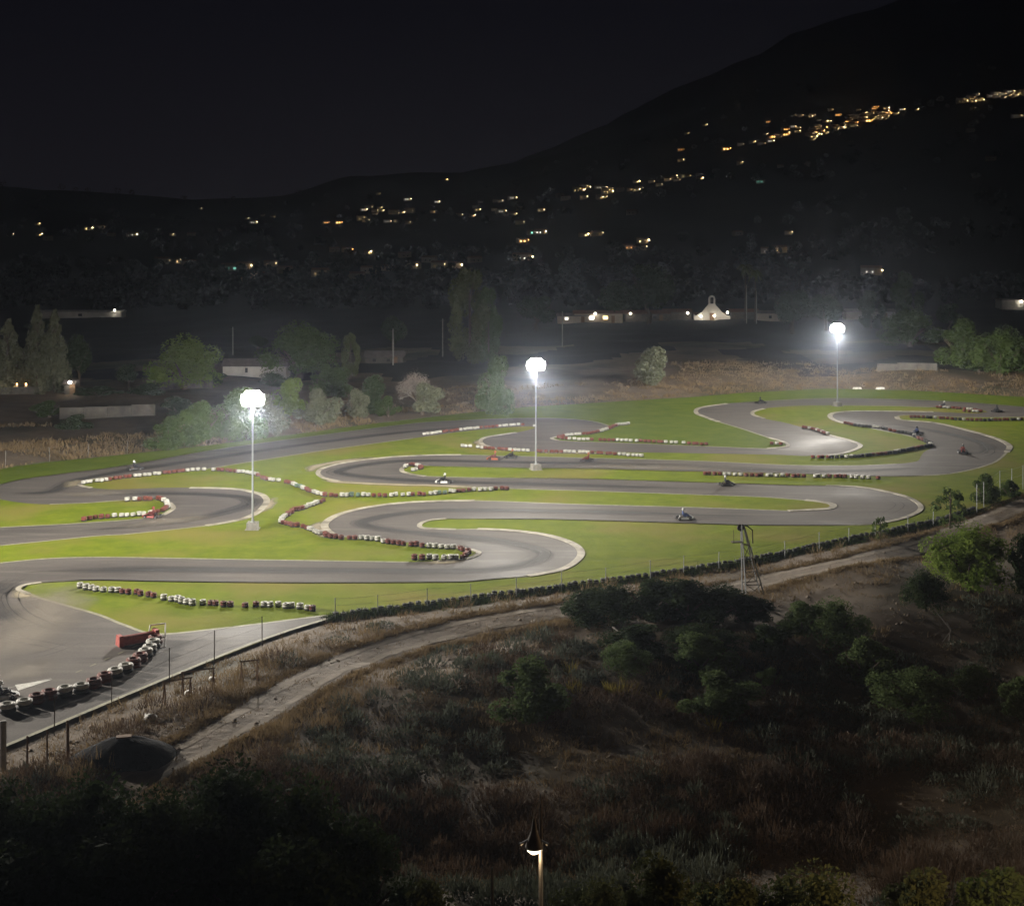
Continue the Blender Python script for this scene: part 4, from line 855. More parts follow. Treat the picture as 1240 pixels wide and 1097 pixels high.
for i, (a, b_, t, w, m_, lab) in enumerate([(205, 545, 500, 62, 'leaf_mid', 'green shrub behind the far left fence'), (245, 538, 478, 70, 'leaf_mid', 'big shrub below the umbrella pine'), (285, 533, 462, 78, 'leaf_mid', 'shrub left of the first mast head'), (322, 528, 470, 60, 'leaf_pale', 'pale shrub behind the first mast head'),
        (350, 505, 452, 52, 'leaf_bright', 'bright green shrub right of the first mast head'), (384, 515, 465, 60, 'leaf_pale', 'pale round shrub in the far hedge'), (405, 480, 440, 60, 'leaf_mid', 'dark shrub behind the pale hedge'), (430, 508, 466, 42, 'leaf_pale', 'sparse pale shrub beside the leafless tree'),
        (452, 500, 448, 46, 'leaf_dark', 'dark shrub below the utility pole'), (470, 505, 476, 36, 'leaf_mid', 'low green shrub left of the leafless tree'), (215, 505, 478, 60, 'leaf_dark', 'dark shrub beside the far garden wall'), (60, 505, 482, 46, 'leaf_mid', 'green shrub left of the far garden wall'),
        (90, 520, 500, 44, 'leaf_dark', 'low dark shrub in front of the garden wall'), (120, 480, 466, 60, 'leaf_dark', 'low dark shrub behind the garden wall'), (180, 478, 462, 50, 'leaf_dark', 'dark shrub left of the umbrella pine'), (255, 465, 448, 40, 'leaf_dark', 'dark shrub at the foot of the white building'),
        (330, 468, 450, 50, 'leaf_dark', 'dark shrub before the white building gable'), (395, 462, 440, 40, 'leaf_mid', 'mid green shrub below the ivy palm'), (50, 400, 385, 50, 'leaf_dark', 'dark shrub beyond the conifers')]):
    plant(('bush', 'bush2')[i % 2], a, b_, t, w, lab, cat='shrub', m=m_)
# tall palms near the chapel
def palm(px, py, top, lab):
    p = GP(px, py); h = (py - top) * p.y / F; root = empty('palm_tree', p); tag(root, lab, 'palm'); b = MB(); b.tube([(0, 0, 0), (.2, 0, h * .5), (.1, 0, h)], [.3, .2, .18], 6); b.build('trunk', 'bark', root)
    b = MB()
    for k in range(22):
        a = k * 2.4; el = random.uniform(-.5, 1.0); d = Vector((math.cos(a), math.sin(a), 0)); L_ = 2.6; q = [Vector((.1, 0, h)) + d * L_ * t + Vector((0, 0, L_ * (el * t - 1.1 * t * t))) for t in (0, .33, .66, 1)]; s = Vector((-d.y, d.x, 0)) * .35
        vs = []; 
        for j, x_ in enumerate(q): w = (.25, 1, .8, .1)[j]; vs += [x_ - s * w - Vector((0, 0, .12)), x_, x_ + s * w - Vector((0, 0, .12))]
        b.add(vs, [(3 * j, 3 * j + 1, 3 * j + 4, 3 * j + 3) for j in range(3)] + [(3 * j + 1, 3 * j + 2, 3 * j + 5, 3 * j + 4) for j in range(3)])
    b.build('crown', 'leaf_olive', root)
palm(902, 388, 322, 'taller palm right of the chapel'); palm(914, 390, 328, 'shorter palm right of the chapel')

# near trees and bushes in front of the circuit
plant('bush3', 1172, 716, 622, 104, 'large bright green bushy tree at the right', m='leaf_bright'); plant('bush3', 1120, 740, 680, 58, 'round dark green bush left of the bright tree', cat='shrub', m='leaf_dark')
plant('bush', 1193, 610, 570, 42, 'bush at the right end of the near fence', cat='shrub', m='leaf_mid'); plant('bush2', 1222, 604, 578, 30, 'small bush beside the tall pale posts', cat='shrub', m='leaf_mid'); plant('sapling', 1066, 656, 624, 24, 'thin sapling standing before the near hairpin', cat='shrub', m='leaf_mid')
plant('sapling', 1150, 640, 590, 50, 'thin wispy shrub right of the near hairpin', cat='shrub', m='leaf_mid'); plant('bush', 1240, 720, 640, 60, 'dark tree cut by the right edge', m='leaf_dark')
orch = [(1015, 782, 716, 86, 'orchard tree in the dark hollow below the dirt bank'), (972, 770, 722, 62, 'orchard tree just right of the derrick'), (1046, 830, 764, 88, 'orchard tree above the white fallen stick'), (1106, 868, 800, 104, 'widest orchard tree at the lower right'),
        (850, 818, 762, 100, 'orchard tree under the black thicket'), (866, 866, 806, 108, 'lower orchard tree in the middle'), (760, 815, 770, 62, 'small orchard tree left of the middle ones'), (640, 868, 792, 110, 'orchard tree by the straw scrub'), (935, 830, 806, 36, 'tiny orchard tree between the larger ones'),
        (590, 800, 790, 30, 'tiny green bush beside the path'), (1180, 840, 800, 60, 'dim orchard tree at the far right'), (1240, 870, 812, 70, 'dim orchard tree at the right edge')]
for i, (a, b_, t, w, lab) in enumerate(orch): plant(('bush3', 'bush', 'bush2')[i % 3], a, b_, t, w, lab, m='leaf_orchard', name='orchard_tree')
# black thicket in front of the near border
for i, (a, w, t) in enumerate([(712, 60, 712), (748, 72, 704), (790, 78, 698), (832, 80, 700), (872, 66, 706), (905, 60, 722), (770, 70, 720), (850, 80, 725), (925, 56, 740)]):
    plant(('bush', 'bush3', 'bush2')[i % 3], a, 752 if i < 6 else 788, t - 4 if i < 6 else 752, w * 1.3, ['leftmost bush of the black thicket', 'bush second from the left in the black thicket', 'tallest bush of the black thicket', 'bush right of the tallest in the black thicket', 'bush left of the derrick foot', 'bush round the derrick foot',
          'front left bush of the black thicket', 'front middle bush of the black thicket', 'front right bush beyond the derrick'][i], cat='shrub', m='leaf_dark')
# lower left dark trees and lamp lit bushes at the bottom
for i, (a, b_, t, w, m_, lab) in enumerate([(-10, 1130, 925, 190, 'leaf_dark', 'dark bushy tree at the lower left corner'), (95, 1120, 912, 200, 'leaf_dark', 'dark bushy tree below the black mound'), (200, 1130, 925, 190, 'leaf_dark', 'dark bushy tree third from the left corner'), (285, 1110, 898, 200, 'leaf_dark', 'tallest of the dark lower left trees'),
        (375, 1120, 912, 190, 'leaf_dark', 'dark bushy tree at the right end of the lower left mass'), (440, 1140, 975, 130, 'leaf_dark', 'lower dark bush beside the lower left mass'), (150, 1180, 985, 230, 'leaf_dark', 'front dark bush at the bottom left'), (330, 1180, 995, 230, 'leaf_dark', 'front dark bush at the bottom, right of the other'), (0, 1180, 1000, 230, 'leaf_dark', 'front dark bush in the very corner'),
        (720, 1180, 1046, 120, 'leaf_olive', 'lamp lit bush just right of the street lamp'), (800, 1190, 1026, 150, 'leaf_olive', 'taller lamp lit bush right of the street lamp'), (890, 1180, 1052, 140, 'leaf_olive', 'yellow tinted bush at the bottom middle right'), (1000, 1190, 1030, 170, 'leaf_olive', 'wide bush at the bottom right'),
        (1110, 1180, 1045, 150, 'leaf_olive', 'bush second from the bottom right corner'), (1220, 1180, 1035, 150, 'leaf_mid', 'bush in the bottom right corner'), (868, 1130, 1064, 60, 'leaf_yellow', 'small bush coloured lamp yellow at the bottom edge'), (520, 1180, 1050, 130, 'leaf_olive', 'low bush left of the thin black post')]):  # the small yellow bush has warm lamp light put into its leaf colour
    plant(('bush3', 'bush', 'bush2')[i % 3] if i > 8 else 'bush3', a, b_, t, w, lab, cat='shrub', m=m_)

# ------------------------------------------------------------------ dry scrub and grasses (uncountable)
def in_front(n, y0, y1, seed):
    rng = np.random.default_rng(seed); Y = 1 / rng.uniform(1 / y1, 1 / y0, n); X = rng.uniform(-.40, .42, n) * Y
    return X, Y, rng
path_w = np.array([GP(a, b)[:2] for a, b in PATH])
def path_dist(X, Y):
    d = np.full(len(X), 1e9)
    for (x1, y1), (x2, y2) in zip(path_w[:-1], path_w[1:]):
        dx, dy = x2 - x1, y2 - y1; t = np.clip(((X - x1) * dx + (Y - y1) * dy) / (dx * dx + dy * dy), 0, 1); d = np.minimum(d, np.hypot(X - x1 - t * dx, Y - y1 - t * dy))
    return d
def blades(name, X, Y, h, spread, nb, m, lab, rng, wid=.05, lean=.5, mound=.0):
    n = len(X); Z = tz(X, Y); K = n * nb; i = np.repeat(np.arange(n), nb)
    a = rng.uniform(0, 6.28, K); r = np.sqrt(rng.uniform(0, 1, K)); bx = X[i] + np.cos(a) * r * spread[i]; by = Y[i] + np.sin(a) * r * spread[i]
    base = Z[i] + mound * h[i] * (1 - r**2) * rng.uniform(.2, 1, K); hh = h[i] * rng.uniform(.35, 1.0, K) * (1 - .5 * r) * (1 - mound * .55)
    ln = lean * hh; dx = np.cos(a) * r * ln + rng.normal(0, .25, K) * hh; dy = np.sin(a) * r * ln + rng.normal(0, .25, K) * hh
    t = rng.uniform(0, 3.14, K); wx = np.cos(t) * wid * rng.uniform(.5, 1.5, K); wy = np.sin(t) * wid * rng.uniform(.5, 1.5, K)
    V_ = np.stack([np.stack([bx - wx, by - wy, base], 1), np.stack([bx + wx, by + wy, base], 1), np.stack([bx + dx, by + dy, base + hh], 1)], 1).reshape(-1, 3)
    return tag(link(name, mesh(name, V_, np.arange(3 * K).reshape(K, 3), m)), lab, 'dry grass' if 'straw' in m else 'scrub', kind='stuff')
# low stubble over all the bare ground
X, Y, rng = in_front(15000, 60, 190, 20); pd = path_dist(X, Y); sd = sheet_dist(X, Y); k = (sd > .8) & ((pd > 1.35) | (pd < .45))
blades('stubble', X[k], Y[k], rng.uniform(.06, .3, k.sum()), rng.uniform(.3, .9, k.sum()), 11, 'dry_straw', 'short dry stubble over the bare ground and path middle', rng, wid=.03)
# tufts leaning over both borders of the path
rng = np.random.default_rng(26); n = 4200; i = rng.integers(0, len(path_w) - 1, n); t = rng.uniform(0, 1, n); q0 = path_w[i]; q1 = path_w[i + 1]; dd = (q1 - q0) / np.linalg.norm(q1 - q0, axis=1)[:, None]; off = (rng.choice([-1, 1], n) * (1.75 + np.abs(rng.normal(0, .45, n)) - .25))[:, None]
q = q0 * (1 - t)[:, None] + q1 * t[:, None] + np.stack([-dd[:, 1], dd[:, 0]], 1) * off
blades('path_edge_grass', q[:, 0], q[:, 1], rng.uniform(.12, .5, n), rng.uniform(.2, .5, n), 16, 'dry_straw', 'dry grass tufts along both borders of the dirt path', rng, wid=.03)
# straw by the fence and path
X, Y, rng = in_front(5200, 62, 185, 21); sd = sheet_dist(X, Y); pd = path_dist(X, Y); nz = vnoise(X, Y, .12, 2)
k = (sd > .6) & (pd > 1.9) & (Y < 175) & ((sd < 9) | (nz > .0)) ; blades('dry_grass', X[k], Y[k], rng.uniform(.35, .95, k.sum()), rng.uniform(.3, .8, k.sum()), 22, 'dry_straw', 'straw coloured dry grass between fence and path', rng, wid=.025)
# rows of taller dry weeds on both sides of the path
X, Y, rng = in_front(5200, 70, 180, 22); pd = path_dist(X, Y); sd = sheet_dist(X, Y)
k = (sd > 1.2) & (pd > 2.1) & (pd < 5.2) & (vnoise(X, Y, .15, 12) > -.12); blades('dry_weeds', X[k], Y[k], rng.uniform(.7, 1.5, k.sum()), rng.uniform(.5, 1.0, k.sum()), 40, 'dry_straw', 'tall dry weeds beside the dirt path', rng, wid=.02, mound=.4)
X, Y, rng = in_front(1700, 58, 118, 23); nz = vnoise(X, Y, .09, 31); pd = path_dist(X, Y); sd = sheet_dist(X, Y); k = (nz > -.08) & (pd > 3.2) & (sd > 4) & (Y < 101 - np.clip(X, 0, 30) * .35) & ~((X > 4) & (Y > 93 - np.clip(X - 4, 0, 30) * .2) & (X < 24))
blades('dry_scrub', X[k], Y[k], rng.uniform(.35, 1.35, k.sum()), rng.uniform(.6, 1.9, k.sum()), 230, 'dry_red', 'reddish brown dry scrub covering the slope', rng, wid=.028, mound=.85)
X, Y, rng = in_front(1500, 58, 112, 24); nz = vnoise(X, Y, .11, 55); pd = path_dist(X, Y); sd = sheet_dist(X, Y); k = (nz > .04) & (pd > 3.2) & (sd > 4)
blades('grey_scrub', X[k], Y[k], rng.uniform(.4, 1.1, k.sum()), rng.uniform(.6, 1.3, k.sum()), 130, 'scrub_grey', 'grey green low scrub among the brown', rng, wid=.05, mound=.8)
# corn like dry stalks in the middle garden
X = []; Y = []
for a, b_ in ((692, 835), (700, 840), (738, 838), (748, 842), (756, 838), (768, 842), (798, 850), (690, 815), (820, 862), (862, 878), (866, 884), (884, 872)): g = GP(a, b_); X.append(g.x); Y.append(g.y)
rng = np.random.default_rng(8); X = np.array(X); Y = np.array(Y); blades('maize_stalks', X, Y, rng.uniform(1.1, 1.9, len(X)), np.full(len(X), .35), 24, 'leaf_yellow', 'withered yellow stalks in the garden plot', rng, wid=.05)
# far dry bank behind the circuit
rng = np.random.default_rng(31); n = 24000; Y = 1 / rng.uniform(1 / 300, 1 / 150, n); X = rng.uniform(-.42, .42, n) * Y; sd = sheet_dist(X, Y); k = (sd > .4) & (sd < 26 + 30 * vnoise(X, Y, .03, 70)) & (vnoise(X, Y, .08, 77) > -.25)
blades('bank_grass', X[k], Y[k], rng.uniform(.5, 1.3, k.sum()), rng.uniform(.5, 1.3, k.sum()), 14, 'dry_straw', 'tall dry grass on the bank behind the track', rng, wid=.05, mound=.3)
# ragged green tufts along the edge of the verge
rng = np.random.default_rng(41); n = 15000; i = rng.integers(0, len(SX), n); t = rng.uniform(0, 1, n); X = SX[i] * (1 - t) + SX[(i + 1) % len(SX)] * t + rng.normal(0, .5, n); Y = SY[i] * (1 - t) + SY[(i + 1) % len(SY)] * t + rng.normal(0, .5, n); k = (np.abs(X) < .5 * Y) & (Y > 105)
blades('verge_tufts', X[k], Y[k], rng.uniform(.15, .4, k.sum()), rng.uniform(.2, .5, k.sum()), 8, 'verge_tuft' if 'verge_tuft' in MATS else 'leaf_mid', 'green grass tufts along the edge of the verge', rng, wid=.04)
rng = np.random.default_rng(43); wl = P2(ROWS[-1][0]); n = 1500; i = (rng.uniform(0, 1, n) ** 1.5 * (len(wl) - 1.01)).astype(int); t = rng.uniform(0, 1, n); X = np.array([wl[a].x * (1 - b) + wl[a + 1].x * b for a, b in zip(i, t)]) + rng.normal(.1, .3, n); Y = np.array([wl[a].y * (1 - b) + wl[a + 1].y * b for a, b in zip(i, t)]) - .25 + rng.normal(0, .35, n)
blades('border_weeds', X, Y, rng.uniform(.25, .75, n), rng.uniform(.2, .5, n), 14, 'leaf_dark', 'dark green weeds growing through the border tyre wall', rng, wid=.05)
def inside(poly, X, Y):
    ins = np.zeros(len(X), bool); n = len(poly)
    for i in range(n):
        (x1, y1), (x2, y2) = poly[i], poly[(i + 1) % n]
        if y1 != y2: ins ^= ((y1 > Y) != (y2 > Y)) & (X < (x2 - x1) * (Y - y1) / (y2 - y1) + x1)
    return ins
rng = np.random.default_rng(47); n = 60000; Y = 1 / rng.uniform(1 / 250, 1 / 95, n); X = rng.uniform(-.40, .42, n) * Y; k = sheet_dist(X, Y) < -.3; X = X[k]; Y = Y[k]
k = (~inside([tuple(p) for p in P2(OUT)], X, Y) | inside([tuple(p) for p in P2(ISL)], X, Y)) & (vnoise(X, Y, .18, 14) + .5 * vnoise(X, Y, .9, 3) > -.05); X = X[k]; Y = Y[k]
blades('lawn_tufts', X, Y, rng.uniform(.16, .30, len(X)), rng.uniform(.15, .5, len(X)), 5, 'lawn_blade', 'short uneven tufts in the mown infield grass', rng, wid=.03)
# clods and stones on the bare ground
rng = np.random.default_rng(51); n = 2600; Y = 1 / rng.uniform(1 / 170, 1 / 60, n); X = rng.uniform(-.4, .42, n) * Y; k = sheet_dist(X, Y) > 1; X = X[k]; Y = Y[k]; s = rng.uniform(.04, .2, len(X)); oc = np.array([(1, 0, 0), (0, 1, 0), (-1, 0, 0), (0, -1, 0), (0, 0, .7), (0, 0, -.5)])
jit = rng.uniform(.6, 1.3, (len(X), 6, 1)); V_ = (oc[None] * jit * s[:, None, None] + np.stack([X, Y, tz(X, Y) + .02], 1)[:, None]).reshape(-1, 3); ff = np.array([(0, 1, 4), (1, 2, 4), (2, 3, 4), (3, 0, 4), (1, 0, 5), (2, 1, 5), (3, 2, 5), (0, 3, 5)])
tag(link('clods', mesh('clods', V_, (ff[None] + 6 * np.arange(len(X))[:, None, None]).reshape(-1, 3), 'gravel_dirt')), 'clods and stones scattered over the bare ground', 'stones', kind='stuff')
# far woods
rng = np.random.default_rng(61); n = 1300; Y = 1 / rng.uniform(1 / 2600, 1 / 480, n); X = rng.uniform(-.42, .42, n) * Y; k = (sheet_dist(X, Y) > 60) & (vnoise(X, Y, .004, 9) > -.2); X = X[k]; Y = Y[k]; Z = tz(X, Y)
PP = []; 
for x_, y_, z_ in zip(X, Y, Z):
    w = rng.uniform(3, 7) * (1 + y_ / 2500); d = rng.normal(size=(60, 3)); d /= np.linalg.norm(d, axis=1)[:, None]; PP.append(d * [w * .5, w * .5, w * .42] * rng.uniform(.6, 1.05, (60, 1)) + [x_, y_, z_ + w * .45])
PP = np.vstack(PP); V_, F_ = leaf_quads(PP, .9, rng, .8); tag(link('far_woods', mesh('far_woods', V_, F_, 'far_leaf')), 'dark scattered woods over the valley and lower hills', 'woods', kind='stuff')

# ------------------------------------------------------------------ buildings
def gable(b, w, d, h, rh, m=0, ov=.3):
    x, y = w / 2 + ov, d / 2 + ov; b.add([(-x, -y, h), (x, -y, h), (x, y, h), (-x, y, h), (-x, 0, h + rh), (x, 0, h + rh)], [(0, 1, 5, 4), (2, 3, 4, 5), (0, 4, 3), (1, 2, 5), (3, 2, 1, 0)], m)
def building(name, px, py, w, d, h, rh, lab, rz=0, wall='white_wall', roof='tile_roof', wins=(), lamp=None, door=True, flat=False, cat='house', zoff=0):
    p = GP(px, py); root = empty(name, (p.x, p.y, p.z - .3 + zoff), rz); tag(root, lab, cat)
    b = MB(); b.box((0, 0, h / 2), (w, d, h)); b.build('wall', wall, root)
    b = MB()
    if flat: b.box((0, 0, h + .12), (w + .3, d + .3, .25))
    else: gable(b, w, d, h, rh)
    b.build('roof', roof, root)
    for x_, z_, ww, wh, m in wins:
        f = MB(); f.box((x_, -d / 2 - .03, z_), (ww + .2, .06, wh + .2)); fr = f.build('window', wall, root); g = MB(); g.box((x_, -d / 2 - .075, z_), (ww, .03, wh)); g.build('pane', m, fr)
    if door: g = MB(); g.box((w * .3, -d / 2 - .04, 1.05), (1.0, .08, 2.1)); g.build('door', 'wood', root)
    if lamp:
        for x_, z_, e_, col in lamp:
            g = MB(); g.lathe([(.01, .3), (.28, .15), (.3, -.05), (.01, -.25)], 8, (x_, -d / 2 - .7, z_)); g.build('wall_lamp', 'bright_bulb', root)
            l = bpy.data.lights.new('wall_light', 'POINT'); l.energy = e_; l.color = col; l.shadow_soft_size = .3; o = bpy.data.objects.new('wall_light', l); C.objects.link(o); o.parent = root; o.location = (x_, -d / 2 - 1.6, z_ - .3); o['kind'] = 'helper'
    return root
WC = (1, .72, .42); WH = (1, .93, .8)
building('long_building', 311, 455, 12, 5, 2.3, 1.3, 'long white single storey building with grey roof behind the first mast', wall='white_wall', roof='grey_roof', wins=[(-1.5, 1.6, .5, .9, 'window_dark')], door=False, cat='building')
building('cottage', 466, 440, 8, 5, 1.9, 1.1, 'low pale cottage behind the utility pole', wall='old_wall', roof='grey_roof', wins=[(-2, 1.2, .7, .6, 'window_dark'), (1, 1.2, .7, .6, 'window_dark')])
building('white_shed', 1232, 374, 12, 6, 3.2, 1, 'white flat roofed shed at the right edge', wall='white_wall', roof='grey_roof', flat=True, lamp=[(0, 2.8, 2, WH)], wins=[(3, 1.6, 1, 1, 'window_dark')])
building('far_shed', 1052, 386, 14, 5, 2.4, .8, 'long low shed behind the farthest mast', wall='white_wall', roof='grey_roof', wins=[(2, 1.4, .8, .8, 'window_dark')])
building('low_house', 935, 388, 9, 5, 2.4, .8, 'low grey house right of the palms', wall='pale_wall', roof='grey_roof', wins=[(-1, 1.4, .8, .8, 'window_dark')])
building('low_house', 724, 389, 14, 6, 2.6, .9, 'low lit house left of the big faint tree', wall='pale_wall', roof='tile_roof', wins=[(-2, 1.5, 1.4, 1.0, 'window_white'), (2, 1.5, 1.4, 1, 'window_warm')], lamp=[(-1, 2.7, 6, WH)])
building('low_house', 694, 390, 9, 5, 2.2, .8, 'small dim house left of the low lit one', wall='pale_wall', roof='grey_roof', wins=[(-2, 1.5, 1, .8, 'window_white')])
building('low_house', 783, 388, 13, 6, 2.4, .9, 'low house with a single lamp left of the chapel', wall='old_wall', roof='tile_roof', wins=[(2, 1.4, 1, .8, 'window_dark')], lamp=[(-5, 2.5, 1.5, WH)])
# chapel with curved bell gable
p = GP(862, 388); root = empty('chapel', (p.x, p.y, p.z - .2)); tag(root, 'small white chapel with arched bell gable and lit front', 'chapel'); cs = p.y / F
b = MB(); prof = [(-22, 0), (-22, 6), (-17, 7.5), (-12, 11), (-8, 16), (-5, 19), (-4, 21), (4, 21), (5, 19), (8, 16), (12, 11), (17, 7.5), (22, 6), (22, 0)]
vs = [(a * cs, -.35, z * cs) for a, z in prof] + [(a * cs, .35, z * cs) for a, z in prof]; n = len(prof); b.add(vs, [tuple(range(n)), tuple(reversed(range(n, 2 * n)))] + [((i + 1) % n, i, n + i, n + (i + 1) % n) for i in range(n)]); b.build('front_wall', 'white_wall', root)
b = MB(); bw = 4 * cs
for s in (-1, 1): b.box((s * bw * .75, 0, 24 * cs), (bw * .5, .6, 7 * cs))
arc = [(math.cos(t) * bw, 27.2 * cs + math.sin(t) * bw * .95) for t in [i * math.pi / 8 for i in range(9)]]; ar2 = [(math.cos(t) * bw * .5, 27.2 * cs + math.sin(t) * bw * .45) for t in [i * math.pi / 8 for i in range(9)]]
for i in range(8): b.add([(arc[i][0], -.3, arc[i][1]), (arc[i + 1][0], -.3, arc[i + 1][1]), (ar2[i + 1][0], -.3, ar2[i + 1][1]), (ar2[i][0], -.3, ar2[i][1]), (arc[i][0], .3, arc[i][1]), (arc[i + 1][0], .3, arc[i + 1][1]), (ar2[i + 1][0], .3, ar2[i + 1][1]), (ar2[i][0], .3, ar2[i][1])], [(0, 1, 2, 3), (7, 6, 5, 4), (0, 4, 5, 1), (2, 6, 7, 3)])
bg_ = b.build('bell_gable', 'white_wall', root); b = MB(); b.lathe([(.35, -.35), (.2, 0), (.12, .2), (.01, .25)], 8, (0, 0, 25 * cs)); b.build('bell', 'dark_steel', bg_)
b = MB(); b.box((0, 5, 3 * cs * 1.1), (36 * cs, 9, 6.4 * cs)); b.build('nave_wall', 'white_wall', root); b = MB(); gable(b, 36 * cs, 9, 6.5 * cs, 3 * cs); o = b.build('roof', 'tile_roof', root); o.location.y = 5
b = MB(); b.box((0, -.4, 1.2), (1.3, .1, 2.4)); b.build('door', 'wood', root)
for s in (-1, 1): b = MB(); b.box((s * 24 * cs + s * 4, 3, 1.3), (8, 5, 2.6)); w_ = b.build('wing', 'old_wall', root); b = MB(); gable(b, 8, 5, 2.6, .8); r_ = b.build('wing_roof', 'tile_roof', root); r_.location = (s * 24 * cs + s * 4, 3, 0)
for a, z, e_ in ((-30, 2.4, 1.5), (-14, 1.5, 4), (2, 1.6, 5.5), (18, 2.6, 1.5)):
    g = MB(); g.lathe([(.01, .3), (.3, .12), (.3, -.1), (.01, -.3)], 8, (a * cs, -1.5, z)); g.build('lamp', 'bright_bulb', root)
    l = bpy.data.lights.new('chapel_light', 'POINT'); l.energy = e_; l.color = WH; l.shadow_soft_size = .3; o = bpy.data.objects.new('chapel_light', l); C.objects.link(o); o.parent = root; o.location = (a * cs, -3.2, z); o['kind'] = 'helper'
# garden walls
def wall_run(px1, py1, px2, py2, h, lab, m='old_wall'):
    a = GP(px1, py1); c = GP(px2, py2); q = c - a; L_ = q.xy.length; b = MB(); root = empty('garden_wall', a, math.atan2(q.y, q.x)); tag(root, lab, 'wall'); n = max(1, int(L_ / 3))
    for i in range(n):
        b = MB(); b.box(((i + .5) * L_ / n, 0, h / 2 - .15 + q.z * (i + .5) / n), (L_ / n - .04, .22, h + .3 + random.uniform(-.2, .12))); b.build('panel', m, root)
wall_run(72, 507, 188, 503, 1.7, 'pale garden wall across the far left field'); wall_run(1062, 450, 1135, 449, 1.5, 'grey concrete wall below the right trees'); wall_run(190, 472, 258, 470, 1.5, 'low wall behind the umbrella pine')
# gate and lamp in the left conifers
building('gate_house', 86, 476, 1.8, 1.8, 2.0, .6, 'small lit gate house between the left conifers', wall='old_wall', roof='grey_roof', lamp=[(.3, 2.3, .5, WC)], cat='gatehouse'); 
wall_run(0, 478, 50, 477, 1.3, 'lit low wall behind the left conifers', 'old_wall')
for a in (4, 22, 33):
    p = GP(a, 476); b = MB(); b.box((0, -.6, .7), (.35, .35, 1.4)); o = b.build('garden_pillar', 'white_wall', None, p); tag(o, 'low pillar of the lit wall, %s' % {4: 'at the left edge of the picture', 22: 'between the first and last', 33: 'nearest the gate house'}[a], 'pillar')
    l = bpy.data.lights.new('garden_light', 'POINT'); l.energy = 1.8; l.color = (1, .6, .25); l.shadow_soft_size = .1; lo = bpy.data.objects.new('garden_light', l); C.objects.link(lo); lo.parent = o; lo.location = (0, -1.3, 1.2); lo['kind'] = 'helper'
    g = MB(); g.lathe([(.01, .2), (.12, .1), (.12, -.1), (.01, -.15)], 8, (0, -.6, 1.6)); g.build('lamp', 'lamp_orange', o)
def utility_pole(px, py, top, lab):
    p = GP(px, py); h = (py - top) * p.y / F; root = empty('utility_pole', p); tag(root, lab, 'pole'); b = MB(); b.tube([(0, 0, -.3), (0, 0, h)], [.16, .11], 7); b.build('pole', 'concrete', root); b = MB(); b.box((0, 0, h - .5), (1.5, .1, .1)); b.build('crossarm', 'dark_steel', root)
utility_pole(476, 442, 398, 'utility pole right of the ivy palm'); utility_pole(282, 430, 396, 'faint utility pole above the white building'); utility_pole(536, 432, 386, 'thin faint pole left of the poplar'); utility_pole(681, 420, 377, 'thin pole behind the middle mast glow')
utility_pole(904, 392, 345, 'pole right of the chapel'); utility_pole(916, 392, 352, 'second pole right of the chapel')
# lit greenhouse roof and lamps far left
building('greenhouse', 100, 384, 26, 5, 2.0, .5, 'long pale greenhouse with a lamp at its end', wall='white_wall', roof='white_wall', door=False, lamp=[(11, 2.6, 4, WH)], cat='greenhouse', wins=[(0, 1.1, 1.2, .8, 'window_dark')])

# hillside houses: small shared meshes with lit windows and lamps
def far_house(kind):
    b = MB(); w, d, h = {'warm': (11, 8, 4.5), 'white': (14, 8, 5), 'block': (18, 9, 8), 'lampy': (9, 7, 3.6), 'dark': (12, 8, 4.5), 'orange': (13, 8, 5), 'green': (12, 8, 4)}[kind]
    b.box((0, 0, h / 2 - 1), (w, d, h + 2)); gable(b, w, d, h, 1.6, 1)
    ws = {'warm': [(-2.5, 2, 1.0, 1.2)], 'white': [(-3, 2.2, .9, 1.2), (1, 2.2, .9, 1.2)], 'block': [(-5, 2, 1.2, 1.2), (0, 2, 1.0, 1.2), (4, 5.5, 1.2, 1.2)], 'lampy': [(2, 1.8, 1.1, 1.2)], 'dark': [(-2, 2, 1.1, 1.2), (2, 2, 1.1, 1.2)], 'orange': [(-3, 2, 1.8, 1.6), (2, 2, 1.6, 1.6)], 'green': [(-3, 2, 1.8, 1.6), (2, 2, 2.2, 1.6)]}[kind]
    for x_, z_, ww, wh in ws: b.box((x_, -d / 2 - .03, z_), (ww + .3, .08, wh + .3)); b.box((x_, -d / 2 - .1, z_), (ww, .06, wh), 0, 2)
    if kind in ('warm', 'white', 'lampy', 'orange', 'block'): b.lathe([(.01, .6), (.5, .3), (.5, -.3), (.01, -.6)], 6, (w / 2 + .6, -d / 2 - .8, 3.4), 3); b.tube([(w / 2 + .6, -d / 2 - .8, 2.8), (w / 2 + .6, -d / 2 - .8, -1)], .08, 4)
    lm = {'warm': 'window_warm', 'white': 'window_white', 'block': 'window_warm', 'lampy': 'window_warm', 'dark': 'window_dark', 'orange': 'lamp_orange', 'green': 'window_green'}[kind]
    return b.mesh('hillside_house', ['pale_wall', 'tile_roof', lm, 'lamp_orange' if kind == 'orange' else 'lamp_far'])
FH = {k: far_house(k) for k in ('warm', 'white', 'block', 'lampy', 'dark', 'orange', 'green')}
kname = {'warm': 'warm windowed house', 'white': 'white windowed house', 'block': 'lit two storey block', 'lampy': 'small house with outdoor lamp', 'dark': 'unlit pale house', 'orange': 'orange glowing house', 'green': 'green windowed house'}
